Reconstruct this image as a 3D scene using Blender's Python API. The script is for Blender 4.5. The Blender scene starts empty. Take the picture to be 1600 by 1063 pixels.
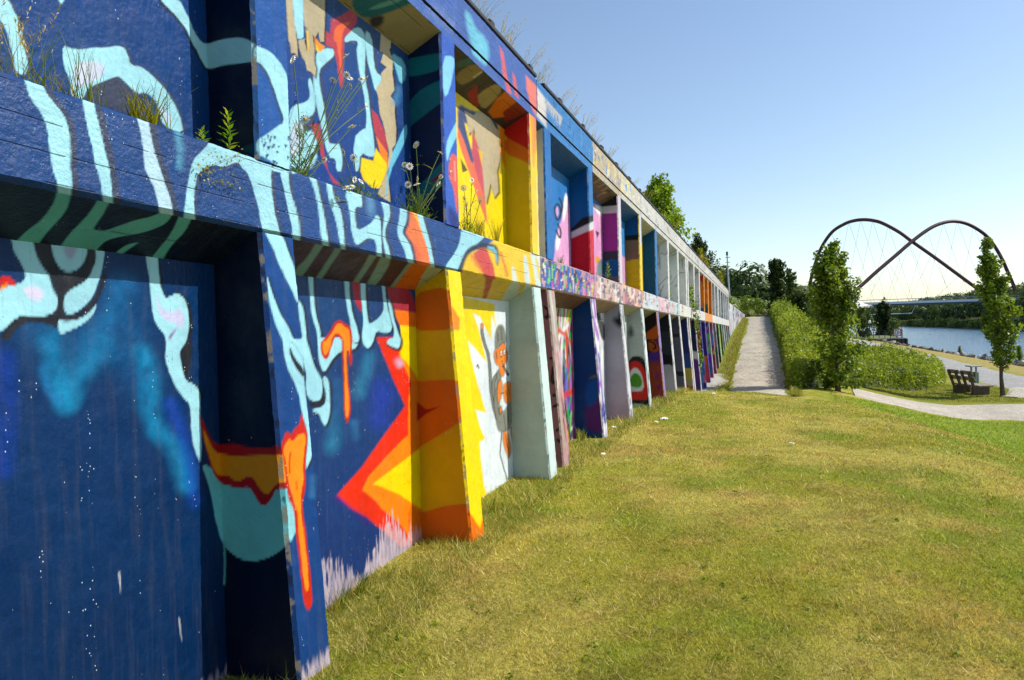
import bpy, bmesh, math, random
import numpy as np
from mathutils import Matrix, Vector

# ------------------------------------------------------------------ camera, sky, sun, exposure
S = bpy.context.scene
C = S.collection
rng = np.random.default_rng(7)
random.seed(7)
F = 1200.0                                    # focal length in photo pixels (photo 1600 px wide)
yaw, pitch, roll = math.radians(18.43), math.radians(-0.86), math.radians(1.5)
cf = np.array([-math.sin(yaw)*math.cos(pitch), math.cos(yaw)*math.cos(pitch), math.sin(pitch)])
_r = np.cross(cf, [0, 0, 1]); _r /= np.linalg.norm(_r); _u = np.cross(_r, cf)
cr = math.cos(roll)*_r - math.sin(roll)*_u
cu = math.sin(roll)*_r + math.cos(roll)*_u
cam_d = bpy.data.cameras.new('camera'); cam = bpy.data.objects.new('camera', cam_d); C.objects.link(cam)
cam_d.sensor_width = 36.0; cam_d.lens = F/1600*36.0; cam_d.clip_start = 0.05; cam_d.clip_end = 6000
cam.matrix_world = Matrix(((cr[0], cu[0], -cf[0], 0), (cr[1], cu[1], -cf[1], 0), (cr[2], cu[2], -cf[2], 0), (0, 0, 0, 1)))
S.camera = cam

sun_dir = np.array([1.0, 0.47, 1.02]); sun_dir /= np.linalg.norm(sun_dir)     # from the ground towards the sun
W = bpy.data.worlds.new('World'); S.world = W; W.use_nodes = True
nt = W.node_tree; nt.nodes.clear()
wo = nt.nodes.new('ShaderNodeOutputWorld'); wb = nt.nodes.new('ShaderNodeBackground'); ws = nt.nodes.new('ShaderNodeTexSky')
ws.sky_type = 'NISHITA'; ws.sun_disc = False
ws.sun_elevation = math.asin(sun_dir[2]); ws.sun_rotation = math.atan2(sun_dir[0], sun_dir[1])
ws.altitude = 40; ws.air_density = 1.0; ws.dust_density = 0.6; ws.ozone_density = 1.2
wb.inputs[1].default_value = 0.13
nt.links.new(ws.outputs[0], wb.inputs[0]); nt.links.new(wb.outputs[0], wo.inputs[0])
sl = bpy.data.lights.new('sun', 'SUN'); sl.energy = 4.6; sl.angle = math.radians(0.5); sl.color = (1.0, 0.95, 0.86)
so = bpy.data.objects.new('sun', sl); C.objects.link(so)
so.rotation_euler = Vector(sun_dir).to_track_quat('Z', 'Y').to_euler()
S.view_settings.view_transform = 'Standard'; S.view_settings.look = 'None'
S.view_settings.exposure = 0.38; S.view_settings.gamma = 1.0; S.view_settings.use_curve_mapping = False

# ------------------------------------------------------------------ helpers
def proj(P):
    z = P @ cf; z = np.where(np.abs(z) < 1e-4, 1e-4, z)
    return np.stack([800 + F*(P @ cr)/z, 531.5 - F*(P @ cu)/z], -1), z
def ray(x, y):
    return cf*F + cr*(x-800) - cu*(y-531.5)
def onz(x, y, z): d = ray(x, y); return d*(z/d[2])
def onx(x, y, X): d = ray(x, y); return d*(X/d[0])
def ony(x, y, Y): d = ray(x, y); return d*(Y/d[1])
def lin(c):
    c = np.asarray(c, float)/255.0
    return np.where(c <= 0.04045, c/12.92, ((c+0.055)/1.055)**2.4)
def sstep(a, b, x):
    t = np.clip((x-a)/(b-a), 0, 1); return t*t*(3-2*t)
def hsh(i, j, s):
    v = np.sin(i*127.1 + j*311.7 + s*74.7)*43758.5453
    return v - np.floor(v)
def vn(x, y, s=0):
    x = np.asarray(x, float); y = np.asarray(y, float)
    i = np.floor(x); j = np.floor(y); u = x-i; v = y-j
    u = u*u*(3-2*u); v = v*v*(3-2*v)
    return (hsh(i, j, s)*(1-u)+hsh(i+1, j, s)*u)*(1-v) + (hsh(i, j+1, s)*(1-u)+hsh(i+1, j+1, s)*u)*v
def fbm(x, y, s=0, o=3):
    t = 0; a = 0.5
    for k in range(o): t = t + a*vn(x*2**k, y*2**k, s+k*13); a *= .5
    return t/(1-0.5**o)
def tag(o, label=None, cat=None, group=None, kind=None):
    if label: o['label'] = label
    if cat: o['category'] = cat
    if group: o['group'] = group
    if kind: o['kind'] = kind
    return o
def empty(name, loc=(0, 0, 0), rz=0):
    o = bpy.data.objects.new(name, None); C.objects.link(o); o.location = loc; o.rotation_euler = (0, 0, rz)
    o.empty_display_size = 0.2
    return o
def link(name, me, mat, parent=None):
    o = bpy.data.objects.new(name, me); C.objects.link(o)
    if mat is not None and not me.materials: me.materials.append(mat)
    if parent is not None: o.parent = parent
    return o
def mesh_np(name, V, Q, col=None, smooth=False):
    """V n*3, Q m*k faces (all the same size k), col n*3 linear"""
    me = bpy.data.meshes.new(name); V = np.ascontiguousarray(V, np.float32); Q = np.ascontiguousarray(Q, np.int32)
    n, (m, k) = len(V), Q.shape
    me.vertices.add(n); me.vertices.foreach_set('co', V.ravel())
    me.loops.add(m*k); me.loops.foreach_set('vertex_index', Q.ravel())
    me.polygons.add(m); me.polygons.foreach_set('loop_start', np.arange(0, m*k, k, dtype=np.int32))
    if smooth: me.polygons.foreach_set('use_smooth', np.ones(m, bool))
    me.update(calc_edges=True)
    if col is not None:
        a = me.color_attributes.new('Col', 'FLOAT_COLOR', 'POINT')
        c = np.ones((n, 4), np.float32); c[:, :3] = col; a.data.foreach_set('color', c.ravel())
    me.validate(); return me
class MB:
    """collects boxes, tubes, faces into one mesh"""
    def __init__(s): s.v = []; s.f = []
    def add(s, vs, fs):
        o = len(s.v); s.v += [tuple(map(float, p)) for p in vs]; s.f += [tuple(i+o for i in f) for f in fs]; return s
    def box(s, a, b, ch=0.0, M=None):
        a = np.asarray(a, float); b = np.asarray(b, float)
        bm = bmesh.new(); bmesh.ops.create_cube(bm, size=1)
        for v in bm.verts: v.co = Vector([(a[i]+b[i])/2 + v.co[i]*(b[i]-a[i]) for i in range(3)])
        if ch > 0: bmesh.ops.bevel(bm, geom=bm.edges[:], offset=ch, segments=1, affect='EDGES')
        if M is not None: bmesh.ops.transform(bm, matrix=M, verts=bm.verts)
        bm.verts.index_update()
        s.add([v.co for v in bm.verts], [[v.index for v in f.verts] for f in bm.faces]); bm.free(); return s
    def tube(s, pts, r, n=6, cap=True):
        pts = [Vector(p) for p in pts]; rs = r if hasattr(r, '__len__') else [r]*len(pts)
        o = len(s.v); N = len(pts)
        ref = None
        for i, p in enumerate(pts):
            t = (pts[min(i+1, N-1)]-pts[max(i-1, 0)]); t = t.normalized() if t.length > 1e-9 else Vector((0, 0, 1))
            if ref is None: ref = t.orthogonal().normalized()
            a = (ref - t*ref.dot(t)); a = a.normalized() if a.length > 1e-6 else t.orthogonal().normalized(); ref = a
            b = t.cross(a)
            for k in range(n):
                w = 2*math.pi*k/n; q = p + (a*math.cos(w)+b*math.sin(w))*rs[i]; s.v.append(tuple(q))
        for i in range(N-1):
            for k in range(n):
                s.f.append((o+i*n+k, o+i*n+(k+1) % n, o+(i+1)*n+(k+1) % n, o+(i+1)*n+k))
        if cap:
            s.f.append(tuple(o+k for k in range(n))[::-1]); s.f.append(tuple(o+(N-1)*n+k for k in range(n)))
        return s
    def build(s, name, mat, parent=None, smooth=False):
        me = bpy.data.meshes.new(name); me.from_pydata(s.v, [], s.f); me.update()
        if smooth: me.polygons.foreach_set('use_smooth', np.ones(len(me.polygons), bool))
        return link(name, me, mat, parent)
def spline(pts, n):
    P = np.asarray(pts, float); t = np.arange(len(P)); out = []
    for u in np.linspace(0, len(P)-1, n):
        i = min(int(u), len(P)-2); w = u-i
        p0, p1, p2, p3 = P[max(i-1, 0)], P[i], P[i+1], P[min(i+2, len(P)-1)]
        out.append(.5*((2*p1)+(-p0+p2)*w+(2*p0-5*p1+4*p2-p3)*w*w+(-p0+3*p1-3*p2+p3)*w**3))
    return np.array(out)

# ------------------------------------------------------------------ materials
def newmat(name):
    m = bpy.data.materials.new(name); m.use_nodes = True; t = m.node_tree; t.nodes.clear()
    o = t.nodes.new('ShaderNodeOutputMaterial'); b = t.nodes.new('ShaderNodeBsdfPrincipled')
    t.links.new(b.outputs[0], o.inputs[0]); return m, t, b, o
def N(t, kind, **kw):
    n = t.nodes.new('ShaderNode'+kind)
    for k, v in kw.items():
        if k.startswith('i_'):
            key = k[2:]; key = int(key) if key.isdigit() else key.replace('_', ' ')
            n.inputs[key].default_value = v
        else: setattr(n, k, v)
    return n
def ramp(t, stops):
    n = t.nodes.new('ShaderNodeValToRGB'); e = n.color_ramp.elements
    while len(e) < len(stops): e.new(0.5)
    for i, (p, c) in enumerate(stops): e[i].position = p; e[i].color = (*c, 1) if len(c) == 3 else c
    return n
def mapping(t, scale, rot=(0, 0, 0)):
    g = t.nodes.new('ShaderNodeNewGeometry'); m = t.nodes.new('ShaderNodeMapping')
    m.inputs['Scale'].default_value = scale; m.inputs['Rotation'].default_value = rot
    t.links.new(g.outputs['Position'], m.inputs['Vector']); return m
def noise(t, vec, scale, detail=4, rough=.6):
    n = N(t, 'TexNoise'); n.inputs['Scale'].default_value = scale; n.inputs['Detail'].default_value = detail; n.inputs['Roughness'].default_value = rough
    t.links.new(vec.outputs[0], n.inputs['Vector']); return n
def mixc(t, fac, a, b, mode='MIX'):
    n = t.nodes.new('ShaderNodeMix'); n.data_type = 'RGBA'; n.blend_type = mode
    for s, v in ((0, fac), (6, a), (7, b)):
        if hasattr(v, 'outputs'): v = v.outputs[0]
        if hasattr(v, 'links'): t.links.new(v, n.inputs[s])
        else: n.inputs[s].default_value = v if s == 0 else (*v, 1)
    n_out = n.outputs[2]
    return n_out
def mth(t, op, a, b=0.0, clamp=False):
    n = t.nodes.new('ShaderNodeMath'); n.operation = op; n.use_clamp = clamp
    for s, v in ((0, a), (1, b)):
        if hasattr(v, 'outputs'): v = v.outputs[0]
        if hasattr(v, 'links'): t.links.new(v, n.inputs[s])
        else: n.inputs[s].default_value = v
    return n.outputs[0]
def bump(t, b, h, strength=.4, dist=.01):
    n = t.nodes.new('ShaderNodeBump'); n.inputs['Strength'].default_value = strength; n.inputs['Distance'].default_value = dist
    t.links.new(h.outputs[0] if hasattr(h, 'outputs') else h, n.inputs['Height']); t.links.new(n.outputs[0], b.inputs['Normal']); return n

def paint_mat(name, vertical, rough=.42):
    """painted board-marked concrete; the colours of the graffiti are in the colour attribute"""
    m, t, b, o = newmat(name)
    at = N(t, 'VertexColor', layer_name='Col')
    g = mapping(t, (1, 1, 1))
    big = noise(t, g, 2.3, 4, .65)
    fine = noise(t, mapping(t, (1, 1, 1)), 75, 3, .7)
    # board joints: thin dark lines every ~11 cm across the grain, wandering a little
    sep = t.nodes.new('ShaderNodeSeparateXYZ'); t.links.new(g.outputs[0], sep.inputs[0])
    c = sep.outputs[1] if vertical else mth(t, 'ADD', sep.outputs[2], mth(t, 'MULTIPLY', sep.outputs[1], .015))
    wob = mth(t, 'MULTIPLY', mth(t, 'SUBTRACT', noise(t, mapping(t, (1, 1, 1)), 1.5, 2), .5), .012)
    fr = mth(t, 'FRACT', mth(t, 'DIVIDE', mth(t, 'ADD', c, wob), .118 if vertical else .105))
    line = mth(t, 'SUBTRACT', 1.0, mth(t, 'MULTIPLY', mth(t, 'ABSOLUTE', mth(t, 'SUBTRACT', fr, .5)), 22.0), True)   # 1 on the joint
    brk = mth(t, 'GREATER_THAN', noise(t, mapping(t, (1, 3, 9) if vertical else (1, 1.2, 5)), 2.0 if vertical else 1.6, 3), .5)
    line = mth(t, 'MULTIPLY', line, brk)
    # pores strung along the joints and scattered
    vo = N(t, 'TexVoronoi'); vo.inputs['Scale'].default_value = 42; t.links.new(g.outputs[0], vo.inputs['Vector'])
    pore = mth(t, 'LESS_THAN', vo.outputs['Distance'], .17)
    gate = mth(t, 'GREATER_THAN', mth(t, 'ADD', mth(t, 'MULTIPLY', noise(t, mapping(t, (1, 1, .5)), 4, 3), 1.0), mth(t, 'MULTIPLY', line, .35)), .66)
    pore = mth(t, 'MULTIPLY', pore, gate)
    var = ramp(t, [(0.25, (.72, .74, .78)), (.55, (1, 1, 1)), (.8, (1.12, 1.1, 1.06))]); t.links.new(big.outputs[0], var.inputs[0])
    c1 = mixc(t, .8, at, var, 'MULTIPLY')
    c2 = mixc(t, mth(t, 'MULTIPLY', pore, .55), c1, (.02, .02, .03))
    # rubbed spots where the pale primer shows through
    sp = N(t, 'TexVoronoi'); sp.inputs['Scale'].default_value = 55; t.links.new(mapping(t, (1, 1, .7)).outputs[0], sp.inputs['Vector'])
    near_j = mth(t, 'SUBTRACT', 1.0, mth(t, 'MULTIPLY', mth(t, 'ABSOLUTE', mth(t, 'SUBTRACT', fr, .5)), 7.0), True)
    spm = mth(t, 'MULTIPLY', mth(t, 'LESS_THAN', sp.outputs['Distance'], .125), mth(t, 'GREATER_THAN', mth(t, 'ADD', noise(t, mapping(t, (1, 1, .5)), 6.5, 3), mth(t, 'MULTIPLY', near_j, .16)), .645))
    c3 = mixc(t, mth(t, 'MULTIPLY', spm, .75), c2, (.62, .66, .7))
    c4 = mixc(t, mth(t, 'MULTIPLY', line, .12 if vertical else .4), c3, (.02, .022, .03))
    # rain streaks and grime that run down from the beams
    st = noise(t, mapping(t, (1, 9, .7)), 2.2, 4, .7)
    stm = ramp(t, [(0.5, (0, 0, 0)), (.75, (1, 1, 1))]); t.links.new(st.outputs[0], stm.inputs[0])
    c5 = mixc(t, mth(t, 'MULTIPLY', stm, .13), c4, (.12, .11, .09))
    t.links.new(c5, b.inputs['Base Color'])
    rr = ramp(t, [(0.3, (rough-.1,)*3), (.7, (rough+.18,)*3)]); t.links.new(noise(t, mapping(t, (1, 1, 1)), 9, 4).outputs[0], rr.inputs[0])
    t.links.new(rr.outputs[0], b.inputs['Roughness']); b.inputs['Specular IOR Level'].default_value = .16 if vertical else .28
    h = mth(t, 'ADD', mth(t, 'MULTIPLY', fine, .55), mth(t, 'MULTIPLY', noise(t, mapping(t, (1, 1, 1)), 14, 4), .8))
    h = mth(t, 'SUBTRACT', h, mth(t, 'MULTIPLY', pore, .8)); h = mth(t, 'SUBTRACT', h, mth(t, 'MULTIPLY', line, .18 if vertical else .4))
    bump(t, b, h, 1.0, .0035 if vertical else .008)
    return m
M_panel = paint_mat('painted_board_concrete', True)
M_beam = paint_mat('painted_beam_concrete', False, .4)

def simple_mat(name, col, rough=.7, metal=0.0, var=.25, scale=6, bmp=.2, spec=.4, bd=.01):
    m, t, b, o = newmat(name); g = mapping(t, (1, 1, 1)); n = noise(t, g, scale, 5, .65)
    r = ramp(t, [(0.25, tuple(c*(1-var) for c in col)), (.75, tuple(min(1, c*(1+var)) for c in col))]); t.links.new(n.outputs[0], r.inputs[0])
    t.links.new(r.outputs[0], b.inputs['Base Color']); b.inputs['Roughness'].default_value = rough; b.inputs['Metallic'].default_value = metal
    b.inputs['Specular IOR Level'].default_value = spec
    if bmp > 0: bump(t, b, noise(t, mapping(t, (1, 1, 1)), scale*5, 4), bmp, bd)
    return m
def leaf_mat(name, transl=.35, rough=.5, tint=(1, 1, 1)):
    m, t, b, o = newmat(name); at = N(t, 'VertexColor', layer_name='Col')
    cc = mixc(t, 1.0, at, tint, 'MULTIPLY')
    t.links.new(cc, b.inputs['Base Color']); b.inputs['Roughness'].default_value = rough; b.inputs['Specular IOR Level'].default_value = .3
    tr = t.nodes.new('ShaderNodeBsdfTranslucent'); ms = t.nodes.new('ShaderNodeMixShader'); ms.inputs[0].default_value = transl
    yc = mixc(t, 1.0, cc, (1.25, 1.15, .5), 'MULTIPLY')
    t.links.new(yc, tr.inputs[0]); t.links.new(b.outputs[0], ms.inputs[1]); t.links.new(tr.outputs[0], ms.inputs[2]); t.links.new(ms.outputs[0], o.inputs[0])
    return m
M_leaf = leaf_mat('leaf'); M_grass = leaf_mat('grass_blade', .3, .6)
M_bark = simple_mat('bark', (.09, .07, .05), .9, var=.4, scale=12, bmp=.6)
M_steel_dark = simple_mat('dark_rail_steel', (.035, .033, .035), .6, .3, var=.5, scale=9)
M_wood_old = simple_mat('weathered_timber', (.12, .085, .06), .85, var=.45, scale=14, bmp=.5)
M_paper = simple_mat('crumpled_paper', (.75, .74, .7), .8, var=.08)
M_conc = simple_mat('bare_concrete', (.34, .32, .28), .85, var=.25, scale=5, bmp=.5)
# ------------------------------------------------------------------ terrain
EDGE = np.array([(3.4, -60), (3.3, -5), (2.5, 4), (1.78, 8.0), (1.55, 11.0), (1.6, 14.4), (1.0, 17.6), (-.5, 19.2), (-4, 19.6), (-60, 19.6), (-60, -60)], float)
ZR_Y = [-60, 20, 28, 33, 38, 45, 53, 62, 72, 80, 100, 140, 300]
ZR_Z = [-2.5, -2.5, -2.48, -2.52, -2.15, -1.5, -.87, -.25, .3, .5, .75, 1.0, 1.0]
def seg_dist(x, y, P):
    """unsigned distance to a closed polygon and inside mask"""
    d = np.full(x.shape, 1e9); ins = np.zeros(x.shape, bool)
    for i in range(len(P)):
        ax, ay = P[i]; bx, by = P[(i+1) % len(P)]
        ex, ey = bx-ax, by-ay; L = ex*ex+ey*ey+1e-12
        t = np.clip(((x-ax)*ex+(y-ay)*ey)/L, 0, 1)
        d = np.minimum(d, (x-ax-t*ex)**2+(y-ay-t*ey)**2)
        if ay != by:
            c = ((ay > y) != (by > y)) & (x < (bx-ax)*(y-ay)/(by-ay)+ax)
            ins ^= c
    return np.sqrt(d), ins
def canal(X, z):
    xs = [-1e4, 14.5, 17.2, 18.6, 20.2, 21.5, 71.5, 73, 77, 95, 130, 200, 1e4]
    zs = [0, 0, -.25, -.45, -1.25, -2.6, -2.6, -1.1, .4, 2.5, 4.5, 5, 5]
    return z + np.interp(X, xs, zs)
def H0(X, Y):
    X = np.asarray(X, float); Y = np.asarray(Y, float)
    zp = np.interp(Y, [-60, 3.5, 8, 11, 15, 20, 24], [-1.8, -1.71, -1.6, -1.56, -1.64, -1.72, -1.78])
    zp = zp - .035*np.maximum(0, X+1.2)
    d, ins = seg_dist(X, Y, EDGE); sd = np.where(ins, 0, d)
    w = sstep(-.5, 2.0, X); a = .06+.15*w; m = .17+.33*w
    drop = np.where(sd < m/a, .5*a*sd*sd, m*(sd-.5*m/a))
    z1 = zp-drop
    zr = np.interp(Y, ZR_Y, ZR_Z)
    t = sstep(.7, 7.0, X); L = zr*(1-t) + (-3.5)*t
    k = .25; h = np.clip(.5+.5*(z1-L)/k, 0, 1)
    z = L*(1-h)+z1*h+k*h*(1-h)
    und = .035*(fbm(X*.55, Y*.55, 3)-.5)*2 + .012*(vn(X*2.1, Y*2.1, 9)-.5)*2
    return canal(X, z + und)
def Hill(X, Y):
    top = np.interp(Y, [-60, 52, 54, 78, 80], [3.3, 1.98, 1.35, .75, .75]) + .10*np.minimum(12, np.maximum(0, -3.2-X))
    return top
def H(X, Y):
    X = np.asarray(X, float); Y = np.asarray(Y, float)
    z = H0(X, Y)
    hb = np.interp(Y, [-60, 0, 52, 53, 78], [3.5, 2.72, 1.95, 1.3, .75]) + .12*np.clip(-3.1-X, 0, 14)
    behind = (X < -2.74) & (Y < 78.2)
    past = z + sstep(79, 110, Y)*np.clip(-4-X, 0, 30)*.16
    return np.where(behind, hb, np.where(X < -2.7, past, z))
xl = np.concatenate([[-900, -400, -150, -80, -45, -30, -20, -14, -10, -7, -5, -4, -3.4, -3.0, -2.8, -2.72], np.arange(-2.6, 5.01, .2), np.arange(5.4, 14.2, .45), np.arange(14.4, 22, .5), [24, 40, 60, 71, 72, 73, 74, 75.5, 77, 82, 88, 95, 110, 130, 200, 400, 900, 2500]])
yl = np.concatenate([[-60, -30, -15, -9, -6], np.arange(-4, 30, .2), np.arange(30, 50, .4), np.arange(50, 82, .9), [78.1, 78.3], np.arange(83, 140, 4), [145, 155, 170, 190, 215, 245, 280, 330, 400, 500, 700, 1000, 1600, 3000]])
yl = np.unique(np.round(yl, 3))
GX, GY = np.meshgrid(xl, yl, indexing='ij'); GZ = H(GX, GY)
def grid_faces(nx, ny):
    i = np.arange(nx-1)[:, None]*ny + np.arange(ny-1)[None]; i = i.ravel()
    return np.stack([i, i+ny, i+ny+1, i+1], -1)
def grass_tint(x, y):
    """colour of the turf itself: dry straw patches, fresh patches, the irrigated lower lawn"""
    dry = fbm(x*.95+y*.08, y*.7, 21, 5); fine = fbm(x*2.6, y*2.2, 5, 3); gr = fbm(x*1.3+9, y*1.1, 33, 5)
    c = lin((158, 158, 54))[None]*np.ones(x.shape+(1,))
    def mx(c, col, w): return c*(1-w[..., None]) + lin(col)*w[..., None]
    c = mx(c, (128, 146, 34), sstep(.48, .64, gr)*.75)
    c = mx(c, (204, 188, 108), sstep(.50, .66, dry)*.6)
    c = mx(c, (126, 112, 44), sstep(.54, .68, fine)*.35)
    spot = fbm(x*3.4+y, y*3.0, 55, 4)
    c = mx(c, (190, 160, 96), sstep(.60, .70, spot)*.5)
    low = sstep(-2.45, -2.9, H0(x, y))*sstep(30.2, 28.5, y)*sstep(1.0, 3.0, x)
    c = mx(c, (132, 156, 42), low*.85)
    mid = sstep(34, 36, y)*sstep(46, 43, y)
    c = mx(c, (120, 128, 34), mid*.7)
    edge = sstep(26, 28, y)*(x < 1.2)
    c = mx(c, (128, 136, 44), edge*.8)
    bank = sstep(70, 74, x)
    c = mx(c, (70, 84, 30), bank)
    verge = (x < 40)*sstep(13.6, 14.8, x)*sstep(36, 40, y)
    c = mx(c, (172, 156, 100), verge*.9)
    return c
gcol = grass_tint(GX, GY).reshape(-1, 3)
m_ground, t, b, o = newmat('dry_turf')
at = N(t, 'VertexColor', layer_name='Col'); n1 = noise(t, mapping(t, (1, 1, 1)), 38, 5, .75)
r1 = ramp(t, [(.3, (.2, .19, .15)), (.5, (.7, .7, .64)), (.75, (1.4, 1.3, 1.12))]); t.links.new(n1.outputs[0], r1.inputs[0])
n2 = noise(t, mapping(t, (1, 1, 1)), 3.2, 6, .75); r2 = ramp(t, [(.3, (.7, .75, .6)), (.7, (1.2, 1.15, 1.05))]); t.links.new(n2.outputs[0], r2.inputs[0])
t.links.new(mixc(t, 1.0, mixc(t, .85, at, r1, 'MULTIPLY'), r2, 'MULTIPLY'), b.inputs['Base Color']); b.inputs['Roughness'].default_value = .95; b.inputs['Specular IOR Level'].default_value = .15
bump(t, b, n1, .8, .03)
g_o = link('ground', mesh_np('ground', np.stack([GX, GY, GZ], -1).reshape(-1, 3), grid_faces(len(xl), len(yl)), gcol, True), m_ground)
tag(g_o, kind='structure')

def gravel_mat(name, ca, cb, stone=45):
    m, t, b, o = newmat(name)
    n1 = noise(t, mapping(t, (1, 1, 1)), 1.1, 5, .65); r1 = ramp(t, [(.3, ca), (.7, cb)]); t.links.new(n1.outputs[0], r1.inputs[0])
    v = N(t, 'TexVoronoi'); v.inputs['Scale'].default_value = stone; t.links.new(mapping(t, (1, 1, 1)).outputs[0], v.inputs['Vector'])
    r2 = ramp(t, [(.0, (.62, .62, .62)), (1, (1.3, 1.3, 1.28))]); t.links.new(v.outputs['Color'], r2.inputs[0])
    n3 = noise(t, mapping(t, (1, 1, 1)), 6, 6, .85); r3 = ramp(t, [(.36, (.5, .49, .47)), (.5, (.95, .95, .95)), (.66, (1.22, 1.22, 1.2))]); t.links.new(n3.outputs[0], r3.inputs[0])
    t.links.new(mixc(t, .8, mixc(t, .8, r1, r2, 'MULTIPLY'), r3, 'MULTIPLY'), b.inputs['Base Color']); b.inputs['Roughness'].default_value = .95
    bump(t, b, v.outputs['Distance'], .6, .02); return m
M_gravel = gravel_mat('gravel', (.30, .265, .21), (.50, .445, .355), 16)
M_gravel2 = gravel_mat('fine_gravel', (.37, .325, .265), (.53, .47, .39), 40)
M_asph = gravel_mat('pale_asphalt', (.30, .29, .28), (.40, .39, .37), 90)
def drape(name, cl, n, across, mat, lift=.03, ragged=.22, seed=0):
    """cl: centre line control points (x, y, half width); a sheet laid over the terrain"""
    P = spline(cl, n); T = np.gradient(P[:, :2], axis=0); T /= np.linalg.norm(T, axis=1)[:, None]; Nn = np.stack([T[:, 1], -T[:, 0]], -1)
    s = np.linspace(-1, 1, across)
    V = np.zeros((n, across, 3))
    for k, q in enumerate(s):
        hw = P[:, 2]+ragged*(fbm(P[:, 1]*1.3+P[:, 0]*1.3, np.full(n, q*3.0), seed)-.5)*2*(abs(q) > .99)
        V[:, k, :2] = P[:, :2]+Nn*(q*hw)[:, None]
    V[..., 2] = H(V[..., 0], V[..., 1]) + lift*np.where(np.abs(s) > .99, -.6, 1)[None]
    o = link(name, mesh_np(name, V.reshape(-1, 3), grid_faces(n, across)[:, ::-1], None, True), mat); tag(o, kind='structure'); return o
drape('upper_gravel_path', [(-.35, 25.5, 1.0), (-.35, 29, 1.05), (-.43, 38, 1.12), (-.48, 47, 1.08), (-.55, 58, .95), (-.66, 70, .98), (-.9, 75, 1.15), (-1.5, 79, 1.5)], 220, 9, M_gravel)
drape('lower_gravel_path', [(3.1, 32.3, 2.1), (4.6, 32.2, 2.6), (7, 32.1, 2.75), (9.5, 32.3, 2.8), (13, 33.5, 3.0), (15.8, 36, 3.0)], 90, 9, M_gravel2, seed=4)
drape('shore_path', [(13.3, 33, 1.6), (12.9, 38, 1.9), (12.5, 44, 2.0), (12.2, 52, 1.75), (12.6, 66, 1.7), (13.3, 90, 1.7), (14, 150, 1.7)], 160, 7, M_asph, seed=8)
# concrete apron at the pillar feet beside the upper path
ap = []
for (x, y) in [(-2.5, 26.8), (-1.75, 27.2), (-1.55, 30), (-1.62, 34), (-1.9, 35.6), (-2.5, 36)]: ap.append((x, y, float(H0(x, y))+.035))
mb = MB(); n = len(ap); mb.add(ap+[(p[0], p[1], p[2]-.15) for p in ap], [tuple(range(n))]+[(i, i+n, (i+1) % n+n, (i+1) % n) for i in range(n)])
tag(mb.build('concrete_apron', M_conc), kind='structure')

# canal water
m_w, t, b, o = newmat('canal_water')
b.inputs['Base Color'].default_value = (.09, .19, .32, 1); b.inputs['Roughness'].default_value = .12; b.inputs['IOR'].default_value = 1.33; b.inputs['Specular IOR Level'].default_value = .5
wn = mth(t, 'ADD', mth(t, 'MULTIPLY', noise(t, mapping(t, (1, .45, 1)), 1.6, 5, .65), 1.0), mth(t, 'MULTIPLY', noise(t, mapping(t, (1, .3, 1)), .25, 3), .6))
bump(t, b, wn, .55, .25)
wm = MB(); wm.add([(18.0, -60, -4.62), (75, -60, -4.62), (75, 1500, -4.62), (18.0, 1500, -4.62)], [(0, 1, 2, 3)])
tag(wm.build('canal_water', m_w), kind='structure')
# ------------------------------------------------------------------ the painted retaining wall
XF, XP, XB = -2.357, -2.635, -2.98            # pillar front, panel face, back
SH = .015                                      # the wall falls gently along its length
Z_LB, Z_LT, Z_LJ = .555, .917, .405            # ledge lip bottom, ledge top, soffit at the panel
Z_TB, Z_TG, Z_TT, Z_TJ = 2.40, 2.505, 2.85, 2.25
PT = .29                                       # pillar thickness
def xfront(z): return XF + .0695*np.maximum(0, .50-z)          # lower pillars are battered
secs = [[-3.47, -1.15, 1.17, 3.49, 5.81, 8.12], [8.70+2.25*i for i in range(8)], [25.0+2.17*i for i in range(8)], [40.75+2.15*i for i in range(6)]]
OPS = []
GAIN = .72
def plin(c): return lin(c)*GAIN
def crop(name):
    return {'A': (0, 0, 3.995), 'B': (0, 266, 3.995), 'C': (0, 532, 3.995), 'D': (0, 797, 3.995), 'E': (300, 0, 3.995), 'F': (300, 266, 3.995), 'G': (300, 532, 3.995), 'H': (300, 797, 3.995),
            'I': (600, 0, 3.995), 'J': (600, 200, 3.995), 'K': (600, 400, 3.995), 'L': (600, 560, 3.995), 'M': (840, 380, 7.99), 'N': (1000, 400, 7.99), 'O': (960, 500, 7.99), 'X': (0, 0, 1.0), 'Y': (703, 453, 3.578)}[name]
def pts(spec):
    """'A 10,20 30,40 B 5,6' -> photo pixels"""
    out = []; ox, oy, s = 0, 0, 1
    for w in spec.split():
        if ',' in w:
            x, y = w.split(','); out.append((ox+float(x)/s, oy+float(y)/s))
        else: ox, oy, s = crop(w)
    return np.array(out)
def chaikin(P, n, closed=True):
    for _ in range(n):
        Q = np.roll(P, -1, 0) if closed else P[1:]; A = P if closed else P[:-1]
        R_ = np.stack([A*.75+Q*.25, A*.25+Q*.75], 1).reshape(-1, 2)
        P = R_ if closed else np.concatenate([P[:1], R_, P[-1:]])
    return P
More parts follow.
